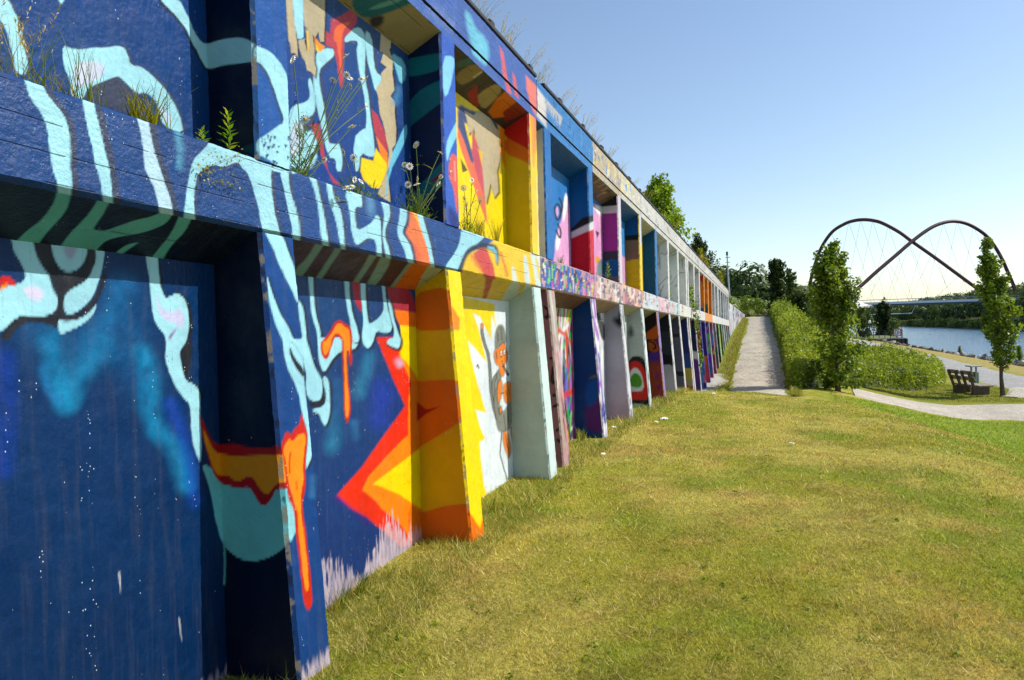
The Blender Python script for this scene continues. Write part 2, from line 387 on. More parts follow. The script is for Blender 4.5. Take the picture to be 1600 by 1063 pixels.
def bleed(tags, P):
    """stripes run right over the arrises of the ledge: carry their ends past the edge of the face"""
    x, y = P[:, 0], P[:, 1]; dy = np.zeros(len(P)); lip = 278+.211*x; top = 105+.35*x; jn = 376+.122*x
    if 'l1b' in tags or 'l3b' in tags:
        dy = np.where(y > lip-8, 14, np.where(y < top+5, -12, 0))
    elif 'l1o' in tags or 'l2o' in tags or 'l3o' in tags:
        dy = np.where(y < lip+9, -14, np.where(y > jn-9, 14, 0))
    elif tags in ('lp1', 'lp2') : dy = np.where(y < jn+8, -16, 0)
    return P+np.stack([0*dy, dy], -1)
def poly(tags, col, spec, sm=2, soft=.9, out=None, a=1.0):
    """painted area; out = (width px, colour, dx, dy): sprayed outline laid under it"""
    P = bleed(tags, pts(spec)); P = chaikin(P, sm) if sm else P
    if out: OPS.append((tags.split(), 'poly', plin(out[1]), P+np.array([out[2], out[3]]), out[0], 1.6, .9))
    OPS.append((tags.split(), 'poly', plin(col), P, 0.0, soft, a))
def line(tags, col, spec, w=1.5, soft=.8, sm=2, a=1.0):
    P = pts(spec); P = chaikin(P, sm, False) if sm else P
    OPS.append((tags.split(), 'line', plin(col), P, w, soft, a))
def glow(tags, col, spec, w, soft, a=.7): line(tags, col, spec, w, soft, 2, a)
def apply_ops(tg, px, col):
    for tags, kind, c, P, w, soft, a in OPS:
        if tg not in tags: continue
        m = w+soft+1
        lo, hi = P.min(0)-m, P.max(0)+m
        k = np.where((px[:, 0] > lo[0]) & (px[:, 0] < hi[0]) & (px[:, 1] > lo[1]) & (px[:, 1] < hi[1]))[0]
        if not len(k): continue
        x, y = px[k, 0], px[k, 1]
        if kind == 'poly':
            d, ins = seg_dist(x, y, P); d = np.where(ins, -d, d)
        else:
            d = np.full(x.shape, 1e9)
            for i in range(len(P)-1):
                ax, ay = P[i]; ex, ey = P[i+1]-P[i]; L = ex*ex+ey*ey+1e-9
                t = np.clip(((x-ax)*ex+(y-ay)*ey)/L, 0, 1); d = np.minimum(d, (x-ax-t*ex)**2+(y-ay-t*ey)**2)
            d = np.sqrt(d)
        if kind == 'line' and soft > 3:
            f = 1-sstep(0, w+soft, d); f *= .75+.5*(fbm(x*.07, y*.05, 4)-.5)*2
            f = np.clip(f, 0, 1)
        else: f = np.clip(.5-(d-w)/(2*soft), 0, 1)
        f = (f*a)[:, None]; col[k] = col[k]*(1-f)+c*f
SCR = {}
def scribble(px, uv, col, seed, pal, n, wr=(.01, .03)):
    r = np.random.default_rng(seed); asp = uv[:, 0].max()
    for _ in range(n):
        c = plin(pal[r.integers(len(pal))]); p0 = r.random(2)*[asp, 1]; k = r.integers(3, 6); P = [p0]
        dvec = r.normal(size=2)*[.10, .22]
        for j in range(k): dvec = dvec*.4+r.normal(size=2)*[.10, .2]; P.append(P[-1]+dvec)
        P = chaikin(np.array(P), 2, False); w = r.uniform(*wr)
        x, y = uv[:, 0], uv[:, 1]; d = np.full(x.shape, 1e9)
        for i in range(len(P)-1):
            ax, ay = P[i]; ex, ey = P[i+1]-P[i]; L = ex*ex+ey*ey+1e-9
            t = np.clip(((x-ax)*ex+(y-ay)*ey)/L, 0, 1); d = np.minimum(d, (x-ax-t*ex)**2+(y-ay-t*ey)**2)
        f = np.clip(.5-(np.sqrt(d)-w)/.012, 0, 1)[:, None]*.92; col[:] = col*(1-f)+c*f
def bands(spec):
    """painted bands down a pillar: [(t, rgb), ...] t from the top 0 to the bottom 1"""
    def fn(P, uv, px, col):
        t = 1-uv[:, 1]/max(uv[:, 1].max(), 1e-6); t = t + .05*(vn(uv[:, 0]*6, uv[:, 1]*3, len(spec))-.5)
        for a, c in spec: col[t >= a] = plin(c)
    return fn
def wash(amount, c=(214, 196, 204)):
    """pale base coat showing through scraped paint just above the grass"""
    def fn(P, uv, px, col):
        h = P[:, 2]-H0(P[:, 0], P[:, 1])
        lim = amount*(.1+1.1*fbm(P[:, 1]*2.2, P[:, 1]*0, 40, 3)) * (.45+1.1*vn(P[:, 1]*75, P[:, 2]*9, 3))
        f = (np.clip((lim-h)/.05, 0, 1)*(.45+.5*vn(P[:, 1]*50, P[:, 2]*12, 8)))[:, None]; col[:] = col*(1-f)+plin(c)*f
    return fn
def grad(c0, c1):
    def fn(P, uv, px, col):
        t = np.clip(uv[:, 1]/max(uv[:, 1].max(), 1e-6), 0, 1); n_ = fbm(uv[:, 0]*3, uv[:, 1]*2, 6)-.5
        t = np.clip(t+.35*n_, 0, 1)[:, None]; col[:] = plin(c0)*(1-t)+plin(c1)*t
    return fn
def chips(P, uv, px, col):
    """knocked edges: bare concrete and dark grime where the arris is broken"""
    n_ = fbm(P[:, 1]*14+P[:, 0]*11, P[:, 2]*16, 77, 3)
    f = (sstep(.60, .68, n_)*.8)[:, None]; col[:] = col*(1-f)+plin((150, 140, 122))*f
    g = (sstep(.40, .33, n_)*.65)[:, None]; col[:] = col*(1-g)+plin((26, 26, 32))*g
BASE, FX = {}, {}                              # tag -> base colour, tag -> effects run before (0) / after (1) the ops
class Part:
    def __init__(s): s.V = []; s.Q = []; s.Cc = []; s.n = 0
    def patch(s, a, b, c, d, tg=None, base=(200, 200, 200), dens=1.9, mx=330, relief=None):
        """quad a-b (bottom, along u), d-c (top): u = a->b, v = a->d; painted grid"""
        a, b, c, d = [np.array(p, float) for p in (a, b, c, d)]
        for p in (a, b, c, d): p[2] -= SH*p[1]
        pp, zz = proj(np.array([a, b, c, d]))
        if tg is None or zz.min() < .6 and zz.max() < 1.0: nu = nv = 1
        else:
            pp = np.clip(pp, [-260, -260], [1860, 1320])
            nu = int(np.clip(max(np.linalg.norm(pp[1]-pp[0]), np.linalg.norm(pp[2]-pp[3]))/dens, 1, mx))
            nv = int(np.clip(max(np.linalg.norm(pp[3]-pp[0]), np.linalg.norm(pp[2]-pp[1]))/dens, 1, mx))
        u = np.linspace(0, 1, nu+1)[:, None, None]; v = np.linspace(0, 1, nv+1)[None, :, None]
        P = ((a*(1-u)+b*u)*(1-v)+(d*(1-u)+c*u)*v).reshape(-1, 3)
        wu = np.linalg.norm(b-a); wv = np.linalg.norm(d-a)
        uv = np.stack([np.broadcast_to(u*wu/wv, (nu+1, nv+1, 1)).ravel(), np.broadcast_to(v, (nu+1, nv+1, 1)).ravel()], -1)
        col = np.tile(plin(BASE.get(tg, base)), (len(P), 1))
        if tg is not None and nu*nv > 1:
            px, z = proj(P); px[z < .3] = -9999
            for fn in FX.get(tg, [[], []])[0]: fn(P, uv, px, col)
            apply_ops(tg, px, col)
            for fn in FX.get(tg, [[], []])[1]: fn(P, uv, px, col)
            if tg[0] in 'pq' and tg[-1] == 'c': chips(P, uv, px, col)
            if tg in SCR: scribble(px, uv, col, *SCR[tg])
        rough = .0016*(vn(P[:, 1]*21+P[:, 0]*17, P[:, 2]*21, 5)-.5)*2+.0011*(vn(P[:, 1]*83, P[:, 2]*83+P[:, 0]*60, 6)-.5)*2
        if nu*nv > 40 and z.min() < 16: P = P+np.stack([rough, rough*.6, rough*.5], -1)
        s.V.append(P); s.Q.append(grid_faces(nu+1, nv+1)+s.n); s.Cc.append(col); s.n += len(P)
    def build(s, name, mat, parent):
        me = mesh_np(name, np.concatenate(s.V), np.concatenate(s.Q), np.concatenate(s.Cc), True)
        return link(name, me, mat, parent)
CH = .018
def lower_pillar(k, yr, tg, parent, base):
    yl = yr-PT; p = Part(); zb, zt = -3.2, Z_LB
    zm = .50
    def col_(x0, y0, x1, y1, tgx, z0, z1, f0, f1, bs): pass
    def X(z): return float(xfront(z))
    lev = [zb, zm, zt] if False else [zb, zt]
    xb, xt = X(zb), X(zt)
    # near side (faces the camera), chamfer, front, chamfer, far side
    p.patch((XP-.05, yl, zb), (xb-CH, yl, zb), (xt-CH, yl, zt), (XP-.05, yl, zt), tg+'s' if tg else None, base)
    p.patch((xb-CH, yl, zb), (xb, yl+CH, zb), (xt, yl+CH, zt), (xt-CH, yl, zt), tg+'c' if tg else None, base)
    p.patch((xb, yl+CH, zb), (xb, yr-CH, zb), (xt, yr-CH, zt), (xt, yl+CH, zt), tg+'f' if tg else None, base)
    p.patch((xb, yr-CH, zb), (xb-CH, yr, zb), (xt-CH, yr, zt), (xt, yr-CH, zt), tg+'f' if tg else None, base)
    p.patch((xb-CH, yr, zb), (XP-.05, yr, zb), (XP-.05, yr, zt), (xt-CH, yr, zt), None, BASE.get(tg+'f' if tg else None, base))
    return p.build('lower_pillar', M_panel, parent)
def upper_pillar(k, yr, tg, parent, base):
    yl = yr-PT; p = Part(); zb, zt = Z_LT-.004, Z_TB
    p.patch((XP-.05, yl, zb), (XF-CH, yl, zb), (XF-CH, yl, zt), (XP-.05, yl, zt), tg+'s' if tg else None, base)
    p.patch((XF-CH, yl, zb), (XF, yl+CH, zb), (XF, yl+CH, zt), (XF-CH, yl, zt), tg+'c' if tg else None, base)
    p.patch((XF, yl+CH, zb), (XF, yr-CH, zb), (XF, yr-CH, zt), (XF, yl+CH, zt), tg+'f' if tg else None, base)
    p.patch((XF, yr-CH, zb), (XF-CH, yr, zb), (XF-CH, yr, zt), (XF, yr-CH, zt), tg+'f' if tg else None, base)
    p.patch((XF-CH, yr, zb), (XP-.05, yr, zb), (XP-.05, yr, zt), (XF-CH, yr, zt), None, BASE.get(tg+'f' if tg else None, base))
    return p.build('upper_pillar', M_panel, parent)
def panel(name, y0, y1, zb, zt, tg, parent, base, x=XP):
    p = Part()
    p.patch((x, y0, zb), (x, y1, zb), (x, y1, zt), (x, y0, zt), tg, base)
    p.patch((XB, y1, zb), (XB, y0, zb), (XB, y0, zt), (XB, y1, zt), None, base)
    p.patch((x, y1, zb), (XB, y1, zb), (XB, y1, zt), (x, y1, zt), None, base)
    p.patch((XB, y0, zb), (x, y0, zb), (x, y0, zt), (XB, y0, zt), None, base)
    return p.build(name, M_panel, parent)
def ledge(y0, y1, tg, parent, base, sb):
    p = Part(); c = .02
    p.patch((XF-c, y0, Z_LB), (XF-c, y1, Z_LB), (XF, y1, Z_LB+c), (XF, y0, Z_LB+c), tg and tg+'b', base)
    p.patch((XF, y0, Z_LB+c), (XF, y1, Z_LB+c), (XF, y1, Z_LT-c), (XF, y0, Z_LT-c), tg and tg+'b', base)
    p.patch((XF, y0, Z_LT-c), (XF, y1, Z_LT-c), (XF-c, y1, Z_LT), (XF-c, y0, Z_LT), tg and tg+'b', base)
    p.patch((XF-c, y0, Z_LT), (XF-c, y1, Z_LT), (XP-.02, y1, Z_LT+.01), (XP-.02, y0, Z_LT+.01), None, (120, 110, 95))
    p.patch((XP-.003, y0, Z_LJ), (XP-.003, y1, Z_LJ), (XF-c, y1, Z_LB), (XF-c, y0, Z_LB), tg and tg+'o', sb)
    p.patch((XP-.02, y1, Z_LJ), (XF-c, y1, Z_LB), (XF-c, y1, Z_LT), (XP-.02, y1, Z_LT), None, base)
    return p.build('ledge_beam', M_beam, parent)
def topbeam(y0, y1, tg, parent, base, sb):
    p = Part(); c = .015; g = .008
    p.patch((XF, y0, Z_TB), (XF, y1, Z_TB), (XF, y1, Z_TG-g), (XF, y0, Z_TG-g), tg and tg+'b', base)
    p.patch((XF, y0, Z_TG-g), (XF, y1, Z_TG-g), (XF-.03, y1, Z_TG), (XF-.03, y0, Z_TG), None, (40, 40, 50))
    p.patch((XF-.03, y0, Z_TG), (XF-.03, y1, Z_TG), (XF+.012, y1, Z_TG+g), (XF+.012, y0, Z_TG+g), None, (40, 40, 50))
    p.patch((XF+.012, y0, Z_TG+g), (XF+.012, y1, Z_TG+g), (XF+.012, y1, Z_TT-c), (XF+.012, y0, Z_TT-c), tg and tg+'b', base)
    p.patch((XF+.012, y0, Z_TT-c), (XF+.012, y1, Z_TT-c), (XF-c, y1, Z_TT), (XF-c, y0, Z_TT), tg and tg+'b', base)
    p.patch((XF-c, y0, Z_TT), (XF-c, y1, Z_TT), (XB-.1, y1, Z_TT+.005), (XB-.1, y0, Z_TT+.005), None, (130, 125, 115))
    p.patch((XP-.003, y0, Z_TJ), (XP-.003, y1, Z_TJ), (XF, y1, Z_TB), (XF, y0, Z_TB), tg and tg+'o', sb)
    p.patch((XP-.02, y1, Z_TJ), (XF, y1, Z_TB), (XF, y1, Z_TT), (XP-.02, y1, Z_TT), None, base)
    p.patch((XB, y1, Z_TJ), (XB, y0, Z_TJ), (XB-.1, y0, Z_TT+.005), (XB-.1, y1, Z_TT+.005), None, base)
    return p.build('top_beam', M_beam, parent)
# ------------------------------------------------------------------ what is painted on it (areas traced in photo pixels, each bound to its own face of the wall)
CY, NV, BL, RY, DK = (166, 226, 240), (0, 40, 84), (8, 66, 130), (16, 56, 150), (34, 38, 48)
ORG, RED, YEL, BEI, LAV, CRM = (255, 138, 14), (238, 46, 16), (255, 222, 0), (196, 180, 146), (206, 206, 242), (186, 62, 78)
OL = (1.6, DK, 2.0, .8)                        # the sprayed dark edge right of the pale shapes
OB = (1.8, (58, 66, 92), 3.0, .6)
for k, c in {'lp1': NV, 'p1s': (1, 22, 54), 'p1c': (20, 60, 120), 'p1f': BL, 'lp2': (26, 58, 128), 'p2s': (236, 186, 8), 'p2c': YEL, 'p2f': YEL, 'lp3': (232, 242, 244),  # near sides of the first pillars, both tiers: recess shade darkened into the navy
             'p3s': (194, 214, 208), 'p3c': (200, 224, 220), 'p3f': (212, 234, 230), 'u1': (24, 70, 132), 'q1s': (2, 22, 54), 'q1c': (40, 90, 150), 'q1f': (26, 86, 164), 'u2': (34, 72, 144),  # white pillar: its side is the front's paint, dulled to stand for shade
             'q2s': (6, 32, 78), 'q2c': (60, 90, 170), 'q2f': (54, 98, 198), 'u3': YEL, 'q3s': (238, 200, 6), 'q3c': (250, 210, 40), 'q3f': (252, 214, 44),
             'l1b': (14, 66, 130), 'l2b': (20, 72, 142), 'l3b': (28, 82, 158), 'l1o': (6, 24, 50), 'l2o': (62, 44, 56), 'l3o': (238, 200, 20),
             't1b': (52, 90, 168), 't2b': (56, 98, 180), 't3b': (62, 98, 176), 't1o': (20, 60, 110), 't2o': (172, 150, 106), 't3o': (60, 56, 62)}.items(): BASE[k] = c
def fx(tg, pre=None, post=None):
    e = FX.setdefault(tg, [[], []])
    if pre: e[0].append(pre)
    if post: e[1].append(post)
fx('lp1', grad((0, 32, 68), (2, 52, 104)), wash(.07)); fx('lp2', grad((4, 40, 108), (22, 66, 120)), wash(.30)); fx('p1f', grad((16, 58, 112), (6, 68, 138)), wash(.09)); fx('lp3', None, wash(.03, (150, 160, 150)))
fx('u1', grad((16, 64, 122), (6, 64, 138))); fx('u2', grad((16, 62, 146), (30, 74, 130)))
LP1, P1 = 'lp1', 'p1s p1c p1f'
# --- lower bay 1
glow(LP1, (16, 140, 190), 'C 320,10 340,120 380,240 410,380', 6, 26, .95); glow(LP1, (16, 140, 190), 'C 640,10 560,130 470,230 420,370', 6, 26, .95); glow(LP1, (10, 104, 160), 'B 300,1000 C 420,120 640,20', 10, 60, .6); glow(LP1, (8, 92, 150), 'B 800,760 C 820,60 900,300', 8, 46, .55)
glow(LP1, (14, 136, 188), 'C 890,80 940,200 930,380 960,540 1050,620 1120,700 1160,900', 5, 22, .95); glow(LP1, (24, 120, 180), 'C 270,180 300,300 380,390', 2, 13, .7)
glow(LP1, (20, 76, 190), 'C 1060,400 1180,700 1220,1000', 6, 16, .6); glow(LP1, (0, 60, 170), 'C 30,100 60,400 20,800', 6, 22, .7); glow(LP1, (16, 112, 172), 'B 760,700 700,900 560,1050', 8, 26, .7)
poly(LP1, DK, 'B 195,450 320,470 340,560 380,630 450,645 520,610 550,500 620,510 590,640 530,705 440,745 400,800 395,880 430,915 520,870 600,790 640,640 670,660 620,800 560,900 450,950 380,960 370,1000 300,960 180,940 90,1000 60,1063 0,1063 20,1000 80,930 150,898 300,912 350,870 362,800 320,690 290,640 215,530', 1, 1.5)
poly(LP1, CY, 'B 65,445 200,455 215,530 290,640 310,660 330,740 365,800 355,870 300,910 190,915 150,900 80,935 20,1000 -40,1030 -200,1040 -200,770 0,750 60,720 110,715 165,680 150,620 120,560 80,500')
poly(LP1, (222, 216, 246), 'B 130,740 220,720 280,760 260,820 190,810', 2, 3)
poly(LP1, CY, 'B 315,470 550,495 540,550 500,610 440,640 380,620 330,540'); poly(LP1, (170, 180, 214), 'B 390,490 500,495 460,560 410,550', 2, 3)
poly(LP1, CY, 'B 590,510 660,525 640,620 610,700 590,780 520,860 430,910 400,870 400,790 440,745 530,700 570,650 600,560')
poly(LP1, CY, 'B 365,920 400,950 500,930 570,880 610,825 590,900 520,960 440,1000 380,1025 360,990')
line(LP1, DK, 'B 990,570 1000,680 1015,780 1050,800', 2.6); line(LP1, DK, 'B 1110,765 1180,830 1195,960 1180,1050 C 1140,60 1130,110 1150,200 1180,262 1235,290 1262,350', 3.0)
poly(LP1, DK, 'C 1165,0 1200,0 1195,120 1175,250 1150,230 1130,160 1118,90 1130,50', 2, 1.4)
poly(LP1, CY, 'B 905,555 985,560 990,650 1005,740 1030,800 1060,790 1100,768 1140,790 1170,850 1180,930 1175,1010 1165,1063 C 1160,10 1125,60 1120,90 1140,180 1150,225 1170,260 1210,270 1245,310 1252,380 1252,560 1262,780 1220,700 1195,620 1190,400 1140,360 1080,260 1040,150 1030,90 1040,10 B 1020,1010 980,970 955,910 945,800 935,700 920,610')
poly(LP1, LAV, 'B 975,760 1000,870 1080,890 1120,860 1150,900 1140,1000 1100,960 1020,930 985,880', 2, 2.5); poly(LP1, (150, 90, 160), 'B 1050,1040 1110,975 1080,1030 1060,1063', 1, 2)
poly(LP1, (214, 30, 26), 'B 0,660 50,662 80,680 105,715 85,722 60,705 0,740'); poly(LP1, ORG, 'B 0,725 40,705 60,718 30,735 0,752')
for (x, y, r_) in ((740, 430, 12), (1118, 720, 9)):
    poly(LP1, (214, 214, 214), 'D %d,%d %d,%d %d,%d %d,%d' % (x-5, y-50, x+8, y-40, x+18, y+120, x+4, y+20), 1, .9, None, .9)
BAND = 'lp1 p1s p1c p1f'
poly(BAND, (112, 206, 214), 'X 313,722 325,752 335,800 340,827 348,850 358,862 375,874 397,878 420,872 440,860 450,847 463,834 467,800 458,762 440,740 400,730 340,736')
line('lp1 p1s', (100, 190, 200), 'H 200,200 205,300 202,460', 1.4, 1.4)
poly(BAND, (176, 22, 30), 'G 50,450 90,560 125,630 180,655 260,640 330,665 480,672 560,655 600,700 600,930 570,925 520,930 500,985 460,1035 420,1025 385,960 355,910 290,930 230,905 180,895 140,850 105,740 75,640 52,540', 2)
poly(BAND, (236, 150, 20), 'G 62,540 100,610 135,690 200,715 300,722 560,712 600,720 600,890 530,890 500,930 470,965 440,950 410,910 385,860 350,845 300,880 260,875 220,840 170,850 140,820 112,730 82,650')
# --- front of the first lower pillar
poly('p1f p1c', CY, 'F 465,650 480,700 520,830 560,910 600,980 640,1063 G 665,10 690,100 695,190 705,300 715,400 735,500 745,600 758,690 735,760 708,815 716,700 722,640 720,560 680,430 670,340 640,260 590,170 570,60 562,-10 F 555,1040 520,960 495,880 475,780', 2, .9, OL)
poly('p1f lp2', CY, 'G 600,-10 640,20 690,100 700,170 715,200 710,330 740,375 790,385 815,340 815,250 790,210 760,150 735,60 715,0 F 712,1000 700,900 680,820 660,815 665,900 685,1000 690,1063', 2, .9, OL)
poly('p1f lp2', DK, 'G 610,25 640,110 690,170 702,225 688,230 640,160 612,100', 1, .8)
poly('p1f p1c', (206, 34, 16), 'G 555,660 590,560 620,590 640,550 670,530 685,445 697,500 722,590 716,680 706,800 712,900 692,1000 692,1063 H 702,60 727,300 747,480 752,570 735,632 708,610 688,500 668,300 648,150 633,0 G 625,1063 598,980 585,850 570,750', 1)
poly('p1f p1c', (255, 146, 18), 'G 566,690 600,612 630,632 662,590 700,580 712,620 700,700 690,800 700,880 680,930 680,1063 H 692,100 714,300 731,470 720,520 702,480 682,300 666,150 656,0 G 648,1063 622,960 602,880 586,760', 1)
line('p1f', (206, 60, 16), 'G 615,700 605,760 612,830', 1.2); line('p1f', (206, 60, 16), 'G 650,880 655,930', 1.0)
poly('p1f', (150, 220, 228), 'G 600,990 628,1040 H 640,60 640,150 618,200 600,190 590,60', 2, 1.6)
poly('p1f', CY, 'X 425,250 423,280 428,330 435,355 450,390 462,425 466,450 467,480 455,452 440,422 428,392 415,366 407,343 402,316 395,295 388,272 378,250', 2, .9, OL)
# --- ledge beam, bays 1 to 3
LB = 'l1b l2b l3b'
poly(LB, CY, 'A 135,470 200,470 270,540 330,640 400,720 430,800 440,900 440,1063 B 447,0 452,135 370,128 355,60 330,0 A 310,930 295,800 260,710 210,650 170,580', 2, .9, (2.0, (52, 60, 84), 8, 0))
poly(LB, CY, 'A 505,590 560,600 590,660 620,780 650,920 680,1040 B 692,60 712,195 650,192 630,70 610,0 A 595,1040 580,930 550,820 525,700', 2, .9, (2.0, (52, 60, 84), 9, 0))
poly(LB, (186, 222, 240), 'A 825,695 870,700 920,740 940,830 960,930 1000,1050 B 1030,80 1062,170 1088,270 1005,258 980,160 930,40 A 905,1063 890,900 870,780', 2, .9, (2.0, (52, 60, 84), 8, 0))
glow(LB, (96, 176, 206), 'A 1110,830 1130,930 1120,1040', 4, 7, .8)
poly(LB, CY, 'X 286,340 290,310 295,275 302,248 318,235 336,220 380,230 420,246 425,262 423,280 428,330 435,358 452,392 440,395 430,392 415,366 407,343 402,316 395,295 388,272 378,262 370,252 350,262 335,257 318,264 308,275 304,290 303,315 306,342', 2, .9, OB)
poly(LB, CY, 'F 500,-25 640,-10 720,10 760,50 790,95 800,130 780,120 750,70 700,40 620,30 F 560,20 490,0', 1, .9)
poly(LB, CY, 'F 545,10 610,0 600,60 620,160 650,250 670,320 675,440 640,432 620,330 600,240 580,140 560,70', 2, .9, OB)
poly(LB, CY, 'F 700,20 760,50 790,130 815,220 835,330 862,475 820,467 800,360 790,250 770,150 750,80', 2, .9, OB)
poly(LB, CY, 'F 830,70 868,90 885,180 930,250 945,350 962,505 940,498 915,390 890,290 855,200', 2, .9, OB)
poly(LB, CY, 'F 955,135 1000,128 1050,148 1068,235 1020,225 1015,300 1030,380 1090,350 1130,320 1150,275 1178,300 1182,400 1187,550 1155,543 1150,440 1100,420 1060,450 1030,472 1008,440 990,350 985,250', 1, .9, OB)
glow(LB, (110, 170, 210), 'F 1110,190 1120,280', 3, 8, .8)
poly(LB, CY, 'F 1160,188 1200,198 1240,240 1232,310 1207,360 1207,430 1232,490 1252,572 1220,562 1200,480 1188,400 1200,310 1198,250', 2, .9, OB)
poly(LB, (245, 122, 60), 'F 1330,245 1380,262 1420,310 1440,400 1480,500 1502,612 1393,602 1385,500 1350,430 1330,400 1350,330', 2, 1.2); glow(LB, (200, 60, 70), 'F 1390,480 1410,560 1430,600', 2, 6, .7); line(LB, (250, 200, 40), 'F 1385,270 1425,330 1450,420', 1.6, 2)
poly(LB, CY, 'F 1300,238 1342,252 1340,330 1310,380 1330,420 1370,470 1392,595 1362,588 1330,500 1288,430 1278,370 1295,300', 2, .9, OB)
poly(LB, CY, 'F 1390,262 1432,285 1460,370 1482,430 1502,530 1525,625 1495,615 1480,520 1450,430 1420,330', 2, .9, OB)
poly('l3b l2b', (250, 206, 24), 'J 450,960 470,905 500,800 560,768 640,735 720,725 800,735 1010,815 1010,1060 450,960', 0, 1.5)
poly('l3b', (216, 74, 66), 'J 545,800 600,745 640,745 660,800 690,880 702,970 650,960 610,880', 1, 1.6); poly('l3b', (240, 130, 40), 'J 530,790 560,790 620,900 600,900', 1, 3); line('l3b', (232, 110, 40), 'J 730,780 770,920', 1.6, 2)
poly('l3b l2b', DK, 'J 480,790 540,745 600,715 700,725 720,780 715,860 700,850 700,790 660,760 600,745 520,780 470,890 440,915 430,900', 2, 2.2); poly('l3b', (110, 190, 220), 'J 640,735 700,745 715,850 700,830 690,770 650,755', 1, 1.4)
poly('l3b l2b', CY, 'J 490,650 540,660 600,675 650,700 590,722 530,745 492,795 445,885 420,905 355,893 390,850 430,800 470,730', 2, .9, OB)
for q in ('J 795,860 812,870 835,960 845,1000 812,990', 'J 868,790 890,800 912,940 915,1020 888,1010', 'J 905,795 960,800 1012,830 1012,1040 955,1020 938,900', 'J 700,930 720,950 725,985 700,975'): poly('l3b', (214, 232, 230), q, 1, 1.2)
line('l3b', (244, 206, 40), 'J 950,815 975,950', 1.6)
# --- soffits of the ledge
SO = (106, 196, 192)
for q in ('B 370,120 450,130 435,220 360,320 280,400 205,460 60,445 150,390 240,330 310,250 350,180', 'B 640,185 715,190 650,270 600,340 580,370 640,385 740,350 850,310 960,290 1095,265 1060,320 960,370 850,400 720,420 640,450 560,500 340,480 430,400 500,330 570,260',
          'B 870,450 780,465 680,500 610,525 700,510 850,462', 'B 1135,280 1230,290 1160,380 1090,450 1040,510 990,570 900,560 990,490 1050,420 1100,340'): poly('l1o', SO, q, 2)
for q in ('F 800,465 860,470 760,560 650,665 640,620 720,550', 'F 920,500 962,505 870,590 770,680 728,680 830,590', 'F 1130,535 1190,545 1080,640 1000,710 955,710 1060,620', 'F 1200,555 1260,565 1210,640 1100,720 1050,725 1130,640', 'F 1380,595 1400,600 1330,660 1220,745 1180,745 1290,660'): poly('l2o', (126, 170, 160), q, 1)
poly('l2o l3o', (230, 112, 12), 'F 1400,600 1505,610 1420,700 1380,770 1200,755 1300,680', 1); poly('l2o l3o', (180, 190, 150), 'F 1500,615 1600,630 1500,690 1380,770 1410,700', 1)
poly('l3o', (190, 70, 40), 'K 640,150 692,158 660,220 600,280 625,210', 1); poly('l3o', (205, 222, 220), 'K 820,170 880,180 790,290 740,310 690,300', 1); poly('l3o', (205, 222, 220), 'K 900,200 960,205 860,310 790,320', 1)
# --- lower bay 2
glow('lp2', (34, 120, 160), 'G 880,500 900,580 870,660', 6, 17, .85); glow('lp2', (40, 130, 170), 'G 1110,110 1080,200 1040,330', 5, 13, .85); glow('lp2', (40, 110, 160), 'G 1010,520 1020,600', 3, 10, .7); glow('lp2', (30, 60, 176), 'G 1200,300 1180,480', 10, 24, .7); glow('lp2', (40, 100, 150), 'G 900,260 910,420', 4, 12, .6)
glow('lp2 p1f', (60, 120, 170), 'G 755,860 750,960', 2, 9, .7)
poly('lp2', RED, 'G 1150,-20 1250,230 1330,410 1200,590 1060,790 900,970 G 1000,1055 H 1080,40 1180,120 1262,192 1300,230 1450,210 1470,-20 G 1440,900 1440,-20', 0, 1.6)
glow('lp2', (60, 30, 130), 'G 905,985 1000,1063 H 1100,80', 2, 8, .6)
poly('lp2', ORG, 'G 1290,90 1400,335 1460,420 1460,-20 1300,-20', 0, 1.2); poly('lp2', YEL, 'G 1308,-20 1460,-20 1460,320 1390,210 1350,150 1300,95', 0, 1.2)
poly('lp2', ORG, 'G 1470,495 1405,545 1280,650 1040,920 1130,985 H 1200,10 1290,80 1340,140 1368,205 1470,190 G 1470,980', 1, 1.2); poly('lp2', YEL, 'G 1480,640 1415,680 1270,790 1130,895 1290,960 1420,1045 1480,1060', 0, 1.2)
poly('lp2', (166, 42, 60), 'F 1190,720 1310,740 1400,830 1400,895 1255,872 1230,810', 1); poly('lp2', (250, 120, 16), 'F 1250,868 1420,893 1420,985 1300,972', 0); poly('lp2', YEL, 'F 1300,968 1420,982 1420,1070 1305,1070', 0); glow('lp2', LAV, 'G 1285,130 1295,150', 3, 7, .9)
poly('lp2', CY, 'F 720,670 755,675 762,820 772,900 802,1000 802,1070 785,1070 780,1010 750,920 740,840', 2, .9, OL)
poly('lp2', CY, 'F 800,1050 1040,1040 G 1035,40 990,62 930,66 880,112 840,182 820,202 795,150 785,60 782,-20', 1, .9, (2.2, DK, 1, 3))
poly('lp2', CY, 'F 945,695 977,700 987,830 1012,930 1042,1020 1045,1075 1000,1075 990,960 965,850', 2, .9, OL)
poly('lp2', (176, 40, 60), 'F 990,715 1045,718 1062,890 1040,870 1010,800', 1)
poly('lp2', CY, 'F 1048,712 1082,718 1086,850 1100,950 1112,962 1172,920 1202,860 1178,735 1197,735 1217,850 1242,920 1252,1000 1210,1022 1150,1000 1135,1063 G 1130,10 1110,45 1088,50 1065,15 F 1058,1040 1072,950 1060,850', 1, .9, OL)
poly('lp2', CY, 'F 1218,800 1242,830 1262,930 1292,1030 G 1305,0 1292,52 1260,46 1205,15 1240,-15 F 1257,1050 1265,1000 1245,940', 1, .9, (2.2, DK, 1.6, 2.4))
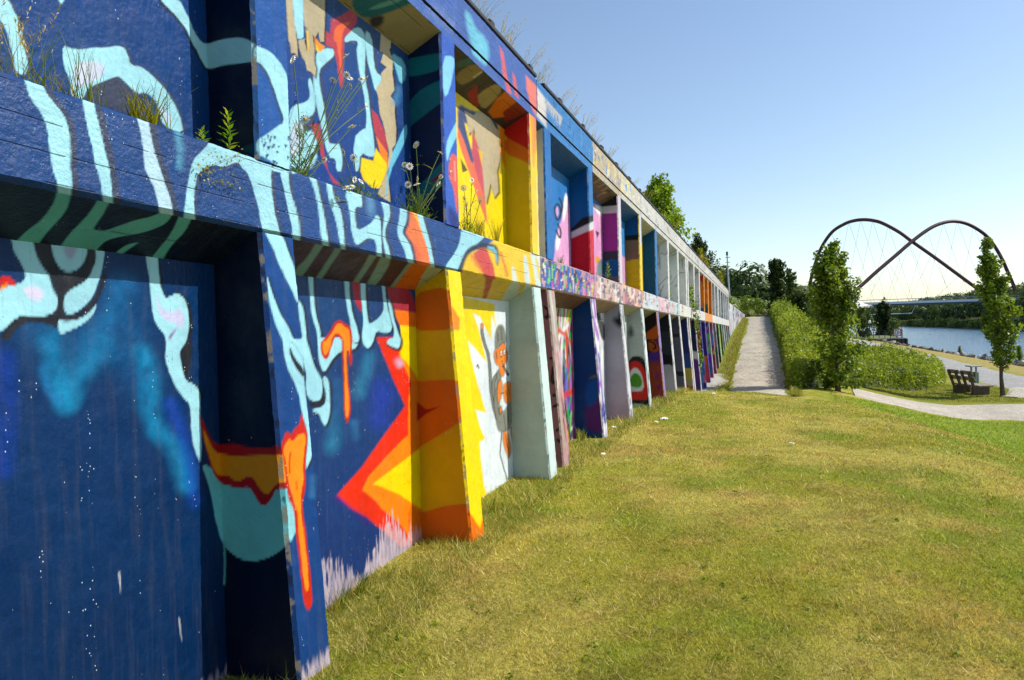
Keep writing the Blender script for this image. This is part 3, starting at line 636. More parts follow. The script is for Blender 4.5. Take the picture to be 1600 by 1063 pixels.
poly('lp2', (198, 34, 14), 'F 808,1075 868,1000 888,948 925,936 960,962 992,978 1002,1063 G 997,30 1002,140 985,168 974,60 966,60 977,250 992,400 987,480 970,525 948,470 948,300 938,100 934,0 F 935,1063 905,1030 880,1063 G 880,20 862,60 852,112 830,122 803,80 803,0', 1)
poly('lp2', (255, 140, 20), 'F 830,1075 878,1010 900,965 925,955 955,980 980,992 988,1063 G 985,100 978,60 962,60 970,250 983,400 978,470 966,490 956,460 954,300 946,60 F 944,1050 905,1010 870,1050 G 868,30 850,70 832,100 816,60 818,0', 1)
poly('lp2', CY, 'G 815,222 852,240 862,330 862,430 852,500 830,542 808,500 798,460 748,442 760,428 830,410 837,320 820,270', 2, .9, (2.0, DK, 1.6, 1))
poly('lp2', DK, 'G 740,375 790,388 818,345 835,340 832,400 790,418 730,415', 2, .9)
# --- pillar 2 and the strip of panel beside it
Y2 = 'p2s p2c p2f'
poly('p2s p2c', (232, 116, 8), 'K 170,235 410,185 440,320 452,455 240,475 170,440', 1); poly('p2f p2c', (250, 140, 24), 'K 418,300 522,472 430,462', 0)
poly('lp2 p2s p2c p2f', (240, 122, 10), 'L 150,140 250,142 460,128 545,200 578,330 492,390 260,532 150,600', 1)
poly('lp2 p2s', (190, 40, 14), 'L 205,270 262,318 352,300 262,348 205,395', 0)
poly('lp2 p2s p2c p2f', (238, 116, 10), 'L 230,960 285,950 400,915 540,908 645,960 660,1160 150,1160 150,905', 1)
# --- lower bay 3 with the jagged yellow and the monkey
poly('lp3 p2f', YEL, 'K 480,250 690,300 690,380 702,455 672,372 668,525 600,380 556,356 590,450 642,665 570,580 524,530 545,640 580,780 637,978 566,962 L 575,330 600,430 632,502 598,522 602,600 622,780 645,862 600,1063 500,900 450,300', 0, 1.2)
GRY = (120, 122, 112)
FUR, SKN, INK = (134, 136, 124), (240, 136, 48), (38, 36, 34)
T_ = 'Y 178,195 180,250 195,310 215,360 225,450 228,560 245,660 262,720'
line('lp3', INK, T_, 2.5, .7); line('lp3', FUR, T_, 1.5, .7); line('lp3', SKN, 'Y 178,196 179,212', 1.7, .6, 0)
line('lp3', INK, 'Y 268,470 245,500 242,570 258,630', 3.0, .7); line('lp3', FUR, 'Y 268,470 245,500 242,570 258,630', 2.0, .7)
for c_, q in ((FUR, 'Y 268,440 290,470 278,520 268,600 276,650 300,690 326,640 356,618 352,700 338,770 312,792 280,797 262,762 260,700 246,640 256,560 262,500'), (FUR, 'Y 253,310 254,245 267,207 285,194 300,213 311,258 312,300 282,308 258,330'),
              (SKN, 'Y 247,352 257,326 272,332 283,308 305,295 316,340 320,380 309,410 302,440 304,474 291,486 278,466 277,426 262,420 250,392'), (SKN, 'Y 313,342 322,350 319,398 311,406'),
              (SKN, 'Y 270,516 286,504 293,540 286,600 271,642 265,590'), (SKN, 'Y 277,666 291,650 287,690 275,696'), (SKN, 'Y 299,534 316,520 330,513 353,540 357,590 341,622 318,642 300,602'),
              (SKN, 'Y 296,796 320,789 335,850 341,900 329,944 318,916 305,880 298,842'), (SKN, 'Y 342,758 358,790 374,830 373,882 358,882 350,842 341,800')):
    poly('lp3', c_, q, 1, .6, (.9, INK, 0, 0))
for q in ('Y 283,380 290,372', 'Y 288,398 296,402', 'Y 258,350 262,385', 'Y 292,412 306,418', 'Y 318,520 316,488', 'Y 310,560 318,590', 'Y 328,550 334,590', 'Y 345,550 346,590', 'Y 285,580 302,575', 'Y 300,700 312,780', 'Y 322,660 330,740', 'Y 270,660 280,690', 'Y 268,240 270,290', 'Y 285,210 290,280', 'Y 312,810 322,880', 'Y 325,880 333,925', 'Y 352,800 360,850'): line('lp3', INK, q, .55, .5, 0, .85)
for q in ('Y 282,344 291,338 293,364 285,369', 'Y 300,338 309,336 310,358 302,362'): poly('lp3', (240, 240, 236), q, 1, .45, (.5, INK, 0, 0))
for q in ('Y 288,354 288,358', 'Y 306,348 306,352'): line('lp3', INK, q, .6, .4, 0)
line('lp3', INK, 'Y 299,428 325,474', 2.0, .6, 0); line('lp3', (150, 112, 70), 'Y 302,434 322,468', 1.1, .5, 0)
for q in ('Y 335,440 330,410 338,380', 'Y 334,360 330,335 338,310'): line('lp3', (170, 176, 176), q, .8, .8)
line('lp3', (60, 64, 64), 'Y 289,800 280,920 320,1063', .8, .6, 0); line('lp3', INK, 'Y 150,430 155,418 162,440', .8, .5, 0)
# --- upper bay 1
poly('u1', CY, 'A -40,-30 55,-10 80,60 120,120 135,230 160,320 172,400 165,470 100,460 85,380 60,250 40,180 -40,60', 2, .9, OB)
poly('u1', (58, 66, 92), 'A 690,490 740,475 810,545 870,590 910,620 895,740 560,640 500,590 560,540', 1, 1.5)
poly('u1', CY, 'A 395,285 430,300 520,312 590,295 650,300 740,285 780,300 800,350 812,405 880,420 940,460 1000,520 1060,600 1100,670 1132,760 1145,830 1060,810 1000,750 985,660 960,610 900,575 860,590 810,545 770,500 740,475 690,490 620,520 590,530 540,560 520,620 450,620 440,500 400,420 390,350', 1, .9, OB)
poly('u1', (206, 214, 236), 'A 450,400 560,380 650,390 645,480 560,520 470,560', 2, 3); poly('u1', (206, 222, 240), 'A 990,650 1040,690 1090,770 1030,760', 2, 3)
poly('u1 q1s q1c', CY, 'A 990,-10 1115,-10 1150,60 1190,140 1205,190 1250,260 1290,278 1370,250 1460,235 1530,240 1590,275 1610,290 1610,382 1500,395 1400,405 1300,437 1270,400 1230,320 1200,270 1180,220 1140,150 1090,90 1040,40', 2, .9, (1.8, (26, 36, 56), -1.5, 2))
poly('u1', CY, 'A 360,-10 405,-10 380,35', 1)
poly('q1f q1c', CY, 'E 385,280 440,300 500,330 550,390 590,460 614,530 620,790 600,830 560,800 575,740 550,680 520,580 480,470 450,420 415,385 385,385', 2, .9, (1.6, (50, 66, 96), -2, 1))
poly('q1f q1c', CY, 'E 400,880 450,850 520,800 560,770 618,780 618,1070 560,1060 500,1010 400,960', 1, 1.4)
for i in range(26):
    x, y = 420+random.random()*180, 840+random.random()*190
    poly('q1f', (20, 70, 110), 'E %.0f,%.0f %.0f,%.0f %.0f,%.0f' % (x, y, x+8+random.random()*16, y+random.random()*12, x+5, y+14+random.random()*26), 0, .7)
poly('q1s', (0, 70, 90), 'A 1480,930 1600,890 1600,980 1550,960', 1, 2)
# --- upper bay 2 with the peeling paint
U2 = 'u2'
poly(U2, CY, 'E 610,660 720,640 742,590 720,520 740,470 775,620 765,720 700,740 640,830 600,840', 2, .9, OB); poly(U2, CY, 'E 640,860 740,800 790,860 770,1063 600,1063 610,960', 2, 2); poly(U2, (60, 70, 96), 'E 650,760 760,720 770,790 690,830', 2, 2)
poly(U2, CY, 'E 765,320 870,295 897,340 830,400 790,440 800,540 830,700 850,890 880,900 930,900 942,1070 900,1070 900,990 850,985 800,760 770,620 755,480 770,440', 1, .9, OB)
poly(U2, CY, 'E 943,250 1000,180 1050,168 1082,220 1082,380 1077,480 1102,600 1117,750 1147,960 1120,987 1050,950 1042,1070 1012,1070 1010,860 1060,810 1090,800 1085,650 1050,480 1025,330 1040,260 1000,250 960,268', 1, .9, OB)
poly(U2, CY, 'E 1078,185 1122,220 1132,350 1142,450 1192,482 1172,532 1150,592 1120,480 1085,330', 1, .9, OB)
poly(U2, CRM, 'E 868,118 900,113 940,92 990,60 1030,80 1030,140 990,200 950,232 947,400 942,545 924,545 905,400 880,300 850,290 822,262 822,180 860,212', 0, .9); poly(U2, (244, 106, 52), 'E 890,170 960,138 992,140 940,190 930,300 937,480 920,400 905,260 883,262', 1, .9)
poly(U2, CRM, 'E 1120,680 1160,720 1212,850 1222,960 1190,920 1140,830', 0); poly(U2, (248, 136, 34), 'E 1148,850 1222,960 1218,1070 1180,980', 0); poly(U2, YEL, 'E 1148,925 1212,1020 1220,1070 F 1225,120 1120,110 1070,60 E 1050,1070 1058,985 1130,1005', 0)
poly(U2, CRM, 'E 738,782 795,768 832,980 852,1075 F 930,100 880,80 E 820,1010 780,880', 0); poly(U2, (206, 224, 240), 'E 620,760 700,760 690,900 640,1000 610,980', 2, 3)
poly(U2, (250, 150, 40), 'E 756,195 790,262 832,292 800,328 763,312', 0); poly(U2, (250, 210, 60), 'E 763,262 800,328 763,312', 0, 1.5)
PB = (1.1, (30, 28, 34), 1.4, 1.2)
poly(U2, BEI, 'E 585,-30 625,-30 632,80 642,150 655,250 662,362 640,330 620,335 612,280 600,250', 0, .7, PB)
poly(U2, CY, 'E 625,-30 697,-30 697,230 680,246 660,240 640,150', 0, .8)
poly(U2, BEI, 'E 697,-30 832,-30 828,160 824,262 800,262 790,200 770,235 752,215 762,300 764,390 775,430 768,482 745,450 720,440 705,380 690,360 668,300 665,250 690,248 700,240 720,330 735,310 720,180 702,160 700,100', 0, .7, PB)
poly(U2, (244, 200, 60), 'E 712,180 728,200 735,310 722,330', 0, .7)
poly(U2, BEI, 'E 1180,190 1245,235 1240,300 1230,310 1255,380 1250,460 1265,560 1240,600 1268,640 1265,700 1275,800 1272,900 1250,930 1255,975 1220,1075 F 1240,200 1180,170 1160,150 E 1215,1063 1230,960 1210,850 1190,760 1170,700 1165,620 1148,560 1185,500 1180,460 1215,420 1178,390 1195,330 1172,320', 0, .7, PB)
poly(U2, (120, 200, 226), 'E 1235,325 1332,380 1337,490 1300,532 1270,420', 1, 1.5); poly(U2, (110, 200, 232), 'E 1340,755 1345,850 1290,970 1235,1075 F 1210,200 1205,150 E 1240,980 1290,870', 1); glow(U2, (80, 160, 210), 'E 1290,560 1270,640', 3, 8, .8)
poly('q2s', (14, 116, 134), 'E 1325,372 1440,350 1575,325 1575,425 1440,470 1325,482', 2, 1); poly('q2s', (12, 112, 130), 'E 1325,690 1400,580 1480,530 1580,490 1590,615 1450,720 1325,820', 1, 1)
poly('q2s', (14, 116, 134), 'J 130,470 250,330 390,180 420,200 420,330 290,410 200,500', 1, 1); poly('q2s', (150, 24, 44), 'J 275,345 320,310 400,235 400,290 320,330', 1)
poly('q2f q2c', (142, 214, 244), 'I 362,350 442,350 437,430 405,580 372,612', 1); poly('q2f q2c', (142, 214, 244), 'I 465,735 465,830 412,940 392,1030 385,900 430,800', 1)
poly('q2f q2c', (226, 96, 84), 'J 410,150 475,190 468,280 458,400 462,555 445,480 435,380 400,300', 1); line('q2f', (248, 170, 150), 'J 440,210 445,330', 1.0, 1.2); line('q2f', (120, 200, 230), 'J 480,340 490,500 500,620', 1.4); poly('q2f', (40, 56, 130), 'J 400,480 440,520 480,600 480,640 400,610', 1, 3)
# --- upper bay 3
poly('u3', (70, 84, 130), 'I 455,640 560,700 640,700 720,760 700,900 600,880 540,780 470,760', 1, 2)
poly('u3', (238, 118, 84), 'I 460,780 520,870 560,960 600,1075 J 622,350 645,600 600,480 540,300 480,130 460,60', 0); poly('u3', (70, 84, 130), 'I 460,690 500,760 560,1000 540,1060 500,900 460,800', 0, 1.2)
poly('u3', (238, 118, 84), 'I 462,790 500,880 540,1000 580,1070 J 622,350 645,600 600,480 540,300 480,130 462,40', 0)
poly('u3', BEI, 'I 500,690 560,720 580,700 640,700 700,800 722,820 718,900 740,920 724,960 726,1075 J 722,200 706,270 716,400 690,435 665,345 640,470 622,420 612,250 590,130 575,60 560,-5 I 555,880 545,820 530,840 515,740', 0, .7, PB)
poly('u3', (206, 86, 104), 'J 552,10 592,130 614,260 630,440 580,300 548,150', 0); poly('u3', (250, 190, 50), 'I 580,930 612,950 J 612,240 590,150', 0, .8)
poly('u3', (250, 140, 20), 'I 718,770 775,760 775,1070 J 770,300 740,210 722,120', 0); poly('u3', (104, 96, 40), 'J 478,190 522,265 490,280', 0, .8); poly('u3', (104, 96, 40), 'J 725,70 742,120 722,118', 0, .8)
poly('q3s q3c', (214, 34, 24), 'I 750,770 820,690 925,660 930,965 860,910 750,860', 1); poly('q3s q3c', (240, 120, 16), 'I 750,850 860,910 930,965 930,1060 J 930,245 860,200 750,160', 1); poly('q3s', (100, 40, 16), 'I 860,680 900,660 905,690 870,700', 0, 2)
poly('q3f', (240, 110, 70), 'I 900,640 955,720 955,820 940,1000 920,760', 1, 2); poly('q3f q3c', (250, 160, 40), 'I 915,690 940,740 945,1000 930,1060 920,900', 1, 2); poly('q3f', (246, 236, 190), 'J 955,300 985,330 990,820 965,800', 0, 2)
# --- top beam and its soffits
poly('t2b t3b', (110, 196, 224), 'I 500,60 540,90 570,180 640,240 660,340 640,420 600,380 560,330 530,230', 1, 3); poly('t2b t3b', (110, 196, 224), 'I 540,300 600,350 610,390 560,350', 1, 2)
glow('t2b', (130, 150, 200), 'I 300,60 420,160', 5, 12, .7)
poly('t3b', (226, 96, 100), 'I 720,285 745,330 770,480 800,590 770,570 740,450', 0, 1.2); poly('t3b', (226, 96, 100), 'I 800,450 820,480 842,620 815,590', 0, 1.2); poly('t3b', (240, 120, 96), 'I 885,470 950,540 955,740 920,670 890,560', 0, 1.5)
poly('t2b', (190, 176, 160), 'I 475,240 520,250 545,330 500,290', 1, 1.5)
poly('t2o', (24, 112, 126), 'E 1000,-20 1400,-30 1380,20 1200,90 1080,120 1000,60', 1, 2); poly('t2o', (110, 170, 170), 'E 1090,60 1200,10 1320,-10 1280,20 1150,60', 1, 1.5); poly('t2o', (60, 60, 70), 'E 1460,100 1540,150 1500,160', 1, 2); poly('t2o', (60, 50, 60), 'E 1100,110 1200,90 1190,160 1120,180', 1, 3)
poly('t3o', (150, 130, 92), 'I 440,470 560,390 640,430 560,500 470,540', 1, 1.2); poly('t3o', (40, 110, 120), 'I 450,390 560,350 590,380 460,430', 1, 1.2); poly('t3o', (180, 160, 110), 'I 570,610 640,550 710,520 742,560 680,640 620,690', 1, 1)
poly('t3o', (176, 30, 40), 'I 520,580 580,530 590,660 550,690', 0, 1.5); poly('t3o', (236, 120, 14), 'I 650,700 700,620 770,560 850,640 760,730 680,740', 0, 1.2); poly('t3o', (150, 40, 20), 'I 740,700 850,620 920,670 860,720 760,760', 0, 1.2); line('t3o', (220, 220, 210), 'I 560,485 610,450', 1.0)
# --- section 2
PAL = [(230, 90, 180), (40, 170, 80), (250, 210, 40), (60, 130, 220), (20, 20, 26), (120, 60, 170), (240, 240, 240), (220, 60, 50), (120, 220, 90), (230, 150, 190)]
for k, c in {'p4s': (160, 104, 102), 'p4c': (190, 160, 150), 'p4f': (186, 160, 150), 'p5s': (0, 62, 136), 'p5c': (200, 200, 220), 'p5f': (200, 196, 222), 'p6s': (196, 182, 198), 'p6c': (220, 220, 226), 'p6f': (222, 220, 226),
             'p7s': (178, 192, 178), 'p7c': (214, 222, 222), 'p7f': (206, 222, 222), 'p8s': (44, 26, 30), 'p8f': (150, 130, 190), 'p8c': (220, 160, 130), 'p9s': (186, 180, 190), 'p9f': (222, 222, 226), 'p9c': (226, 226, 226), 'p10s': (84, 96, 116), 'p10f': (226, 222, 220), 'p10c': (226, 222, 220), 'p11s': (24, 40, 100), 'p11f': (214, 196, 190),
             'lp4': (96, 96, 110), 'lp5': (226, 226, 230), 'lp6': (196, 206, 196), 'lp7': (60, 60, 70), 'lp8': (210, 210, 216), 'u4': (42, 122, 196), 'q4s': (226, 226, 222), 'q4f': (36, 116, 190), 'q4c': (30, 100, 170), 'q5s': (0, 94, 166), 'q5f': (40, 122, 196), 'q5c': (40, 122, 196),
             'u5': (236, 168, 214), 'q6s': (30, 30, 40), 'q6f': (216, 206, 220), 'q6c': (220, 210, 220), 'u6': (60, 140, 200), 'q7s': (0, 96, 168), 'q7f': (220, 200, 190), 'q7c': (250, 216, 60), 'u7': (220, 190, 60), 'q8s': (0, 92, 160), 'q8f': (40, 120, 190), 'q8c': (40, 120, 190),
             'l4b': (196, 160, 156), 'l5b': (214, 180, 168), 'l6b': (218, 160, 156), 'l7b': (214, 222, 230), 'l8b': (228, 196, 206), 'l9b': (196, 222, 226), 'l10b': (230, 226, 214),
             'l4o': (120, 84, 60), 'l5o': (170, 140, 116), 'l6o': (176, 172, 140), 'l7o': (150, 150, 130), 't4b': (44, 126, 196), 't5b': (196, 178, 146), 't6b': (206, 198, 182), 't4o': (0, 90, 160), 't5o': (120, 96, 70), 't6o': (20, 100, 170)}.items(): BASE[k] = c
for q in ('K 1005,320 1030,340 1020,390 1008,380', 'K 1040,640 1070,640 1075,720 1060,800 1045,780 1055,700', 'L 1060,230 1090,235 1085,300', 'K 1060,870 1090,880 1085,930 1060,940', 'L 1080,450 1110,430', 'L 1085,510 1095,520', 'L 1125,545 1155,560'): line('p4s', (44, 30, 34), q, 2.2, .9, 1)
fx('p4f', grad((190, 150, 150), (176, 170, 160)))
SCR['p4f'] = (5, [(40, 40, 44), (230, 220, 210), (210, 150, 150)], 16, (.006, .014)); SCR['lp4'] = (11, PAL, 300, (.004, .013)); SCR['l4b'] = (21, PAL+[(40, 90, 190)]*6, 170, (.03, .10)); SCR['p5f'] = (31, [(90, 40, 150), (250, 250, 250), (30, 60, 150), (170, 100, 200)], 26, (.006, .02))
poly('p5s', (96, 34, 120), 'L 1260,300 1330,230 1400,190 1420,460 1270,460 1250,360', 1, 3); poly('p5s', (0, 84, 170), 'K 1250,830 1300,760 1345,780 1340,900 1270,960', 1, 4); poly('p5s', (120, 120, 60), 'K 1275,770 1310,740 1340,755 1300,762', 1, 2)
SCR['lp5'] = (41, [(20, 20, 22), (240, 240, 240), (226, 40, 40), (200, 200, 210)], 34, (.015, .05)); SCR['p5c'] = (33, [(90, 40, 150), (255, 255, 255)], 12, (.01, .02)); fx('p6s', grad((206, 176, 190), (176, 178, 196)))
poly('p6s', (40, 40, 52), 'M 1000,870 1075,830 1075,1000 1040,1010', 1, 3); poly('p6s', (40, 40, 52), 'O -40,-20 120,-40 130,60 60,110', 1, 4); poly('p6f p6c', (226, 40, 44), 'O 165,420 200,480 265,1063 290,1200 240,1063 200,700', 0, 1.2); line('p6f', (40, 160, 60), 'O 180,90 190,200', 2)
SCR['p6f'] = (51, [(20, 60, 70), (255, 255, 255)], 8, (.006, .012)); fx('p7s', grad((180, 200, 180), (196, 200, 204)))
poly('p7s', (22, 22, 24), 'O 150,620 200,470 280,445 360,470 420,600 460,800 480,1000 500,1100 300,1040 150,1063', 1, .8); poly('p7s', (222, 30, 24), 'O 150,640 200,520 280,510 350,560 400,700 420,860 450,1000 200,1000 150,1000', 1, .8); poly('p7s', (226, 226, 226), 'O 170,700 225,600 290,600 350,700 375,880 260,900 170,890', 1, .8); poly('p7s', (80, 150, 16), 'O 190,740 240,660 300,670 350,760 340,830 290,850 200,830', 1, .8)
poly('p7s', (30, 34, 36), 'O 190,60 240,140 220,210 180,200', 1, 4); SCR['p7f'] = (61, [(20, 50, 60), (20, 50, 60), (250, 250, 250)], 12, (.006, .016))
poly('p8s', (236, 104, 20), 'O 400,160 560,40 600,140 520,240 440,240 400,240', 0, .8); poly('p8s', (90, 50, 160), 'O 510,250 590,180 620,420 640,520 420,540 430,410 560,400 540,300', 0, .8); poly('p8s', (210, 96, 30), 'O 420,260 500,240 560,360 540,400 430,400', 1, .8); line('p8s', (26, 18, 22), 'O 450,270 500,290 520,350 490,360', 1.4, .6); poly('p8s', (176, 70, 44), 'O 400,530 640,510 700,1000 400,1063', 0, 3); glow('p8s', (130, 40, 130), 'O 540,660 545,720', 2, 5, .9); glow('p8s', (130, 40, 130), 'O 550,830 552,860', 1, 4, .9)
fx('p9s', bands([(0, (40, 40, 46)), (.12, (60, 62, 70)), (.27, (30, 32, 36)), (.34, (196, 190, 198)), (.7, (206, 206, 210)), (.86, (40, 40, 44))])); line('lp8 p8f', (28, 28, 30), 'O 600,370 640,440 700,560 730,700 700,820', 2.4); fx('lp8', bands([(0, (50, 52, 60)), (.4, (206, 206, 212))]))
fx('p10s', bands([(0, (70, 78, 96)), (.12, (30, 32, 40)), (.15, (84, 98, 120)), (.42, (28, 34, 40)), (.45, (86, 100, 120)), (.74, (200, 200, 204)), (.76, (110, 60, 130)), (.86, (170, 70, 40)), (.94, (150, 150, 150))]))
fx('p11s', bands([(0, (26, 40, 110)), (.3, (30, 70, 150)), (.42, (190, 170, 60)), (.5, (170, 160, 110)), (.56, (190, 30, 40)), (.62, (26, 24, 28)), (.7, (190, 170, 120)), (.74, (190, 40, 30)), (.82, (30, 28, 30))]))
for q in ('p6c', 'p7c', 'p9c', 'p10c'): SCR[q] = (71, [(40, 40, 50), (250, 250, 250)], 6, (.004, .01))
for i, k in enumerate(('l5b', 'l6b', 'l7b', 'l8b', 'l9b', 'l10b')): SCR[k] = (81+i, [(70, 72, 70), (120, 110, 104), (236, 200, 190), (214, 120, 150), (236, 214, 190), (90, 110, 150), (240, 240, 240)][(i > 2)*2:], 90 if i < 2 else 46, (.03, .10))
fx('l4b', bands([(0, (190, 150, 150))])); poly('l4b', (214, 178, 170), 'M 40,180 280,300 250,640 60,600', 0, 1.5); line('l4b', (26, 22, 24), 'M 118,230 130,620', 1.0, .5, 0)
for q in ('M 180,330 160,420 190,520', 'M 240,320 200,420 160,560', 'M 220,300 260,340'): line('l4b', (50, 44, 46), q, 1.2, .7, 1)
poly('u4', (238, 172, 220), 'J 1040,900 1065,800 1070,690 1090,620 1112,560 1130,400 1150,440 1165,520 1180,660 1190,880', 1, 1); poly('u4', (250, 250, 252), 'J 1115,540 1130,395 1150,440 1140,520 1120,600', 1, 1); poly('u4', (250, 250, 252), 'J 1070,720 1085,640 1105,700 1080,780', 1, 1)
for q in ('J 1065,500 1080,470 1105,500 1100,560 1080,580 1068,540 1065,500', 'J 1085,600 1105,640 1100,700 1075,640', 'J 1095,440 1115,480 1110,520'): line('u4', (40, 46, 56), q, 1.3, .7, 1)
poly('u4', (238, 172, 220), 'J 1072,500 1085,490 1092,540 1078,560', 1, .8); poly('u4', (226, 40, 50), 'J 1175,800 1200,780 1200,900 1170,890', 0)
SX = 'q5s q5c q5f'
poly(SX, (24, 24, 30), 'J 1170,630 1240,560 1330,540 1330,600 1170,680', 0, .8); poly(SX, (206, 14, 40), 'J 1170,660 1335,600 1345,960 1170,930', 0, .8); poly(SX, (226, 224, 230), 'J 1170,650 1250,610 1335,570 1335,625 1260,650 1170,690', 0, .8)
fx('u5', grad((236, 160, 210), (240, 176, 220))); poly('u5', (250, 250, 250), 'J 1310,500 1340,470 1365,520 1360,560 1330,530', 0, 1); poly('u5', (40, 120, 190), 'J 1300,380 1380,460 1380,500 1300,470', 0); poly('u5', (70, 60, 60), 'J 1320,640 1345,655 1330,690', 0, .8); poly('u5', (240, 170, 40), 'M 720,150 790,190 770,270 725,260', 1); poly('u5', (120, 140, 140), 'M 740,260 800,180 840,300 830,430 740,420', 1, 1.5)
fx('q6s', bands([(0, (30, 30, 36)), (.12, (226, 222, 230)), (.20, (172, 52, 160)), (.62, (60, 62, 76)), (.72, (0, 96, 170)), (.92, (120, 104, 120))]))
fx('q7s', bands([(0, (0, 96, 168)), (.26, (26, 26, 30)), (.32, (156, 112, 86)), (.60, (240, 206, 0))])); fx('q7f', bands([(0, (210, 214, 220)), (.4, (250, 214, 40))])); fx('u6', bands([(0, (60, 140, 200)), (.5, (220, 160, 200)), (.85, (240, 190, 80))]))
SCR['t4b'] = (95, [(30, 110, 186), (70, 150, 210), (30, 96, 160)], 30, (.02, .06)); SCR['t5b'] = (96, [(60, 130, 200), (240, 206, 60), (206, 186, 150), (160, 146, 130), (226, 222, 214)], 60, (.03, .08)); SCR['t6b'] = (97, [(226, 222, 212), (190, 180, 166), (80, 150, 210), (240, 220, 120)], 40, (.03, .09)); SCR['t5o'] = (98, [(196, 160, 120), (0, 80, 140), (60, 60, 60)], 20, (.06, .12))
poly('t4b', (222, 214, 206), 'I 950,540 1010,620 1015,800 950,720', 0, 1.5)
for i in range(7): poly('t4b', (200, 196, 190), 'I %d,%d %d,%d %d,%d' % (1010+i*14, 620+i*16, 1030+i*14, 640+i*16, 1015+i*13, 690+i*20), 0, 1)
LOWC = {12: ((96, 104, 92), (206, 214, 206)), 13: ((30, 30, 32), (180, 196, 190)), 14: ((110, 50, 150), (60, 50, 160)), 15: ((40, 120, 190), (90, 60, 170)), 16: ((236, 120, 20), (170, 160, 190)), 17: ((150, 60, 80), (190, 110, 130)), 18: ((120, 110, 150), (190, 180, 200)), 19: ((30, 110, 60), (140, 200, 50)), 20: ((150, 110, 60), (220, 200, 60)), 21: ((60, 130, 40), (110, 170, 60)), 22: ((190, 190, 196), (220, 220, 222)), 23: ((40, 80, 150), (190, 196, 206)), 24: ((120, 150, 150), (200, 204, 206)), 25: ((60, 90, 110), (200, 204, 206)), 26: ((130, 150, 160), (210, 210, 212)), 27: ((190, 190, 190), (214, 214, 216)), 28: ((190, 190, 190), (214, 214, 216))}
fx('p12s', bands([(0, (98, 108, 94)), (.55, (28, 28, 28))])); fx('p13s', bands([(0, (34, 30, 90)), (.35, (100, 44, 150)), (.62, (40, 150, 200)), (.8, (110, 50, 160)), (.9, (40, 40, 150))])); fx('p14s', bands([(0, (20, 110, 90)), (.25, (90, 40, 140)), (.4, (30, 120, 190)), (.55, (220, 110, 190)), (.62, (50, 40, 150)), (.82, (40, 150, 200)), (.93, (20, 90, 80))]))
fx('p15s', bands([(0, (60, 40, 150)), (.36, (240, 120, 20)), (.54, (180, 120, 180)), (.6, (26, 26, 28))])); fx('p16s', bands([(0, (40, 60, 170)), (.45, (30, 110, 180)), (.55, (160, 70, 90))])); fx('p18s', bands([(0, (160, 160, 170)), (.3, (40, 130, 90)), (.6, (120, 120, 140))]))
UPC = {9: (242, 246, 246), 10: (234, 242, 240), 11: (242, 246, 246), 12: (244, 242, 240), 13: (230, 228, 228), 14: (232, 228, 226), 15: (226, 116, 10), 16: (230, 140, 12), 17: (226, 126, 10), 18: (216, 222, 226), 19: (206, 214, 218), 20: (222, 224, 226), 21: (214, 220, 222), 22: (120, 160, 150), 23: (214, 218, 224), 24: (220, 222, 228), 25: (222, 222, 226), 26: (214, 214, 222), 27: (220, 220, 226), 28: (220, 220, 226)}
fx('q16s', bands([(0, (232, 140, 14)), (.72, (20, 130, 120)), (.88, (30, 90, 170))])); fx('q15s', bands([(0, (206, 70, 10)), (.2, (226, 140, 14)), (.85, (40, 110, 190))]))
wall = empty('retaining_wall', (-2.6, 3.0, -1.7))
tag(wall, 'long two-tier concrete retaining wall covered in bright graffiti, receding beside the lawn', 'wall')
wall_inv = Matrix.Translation((2.6, -3.0, 1.7))
_made = []
idx = 0; prev_end = -3.47
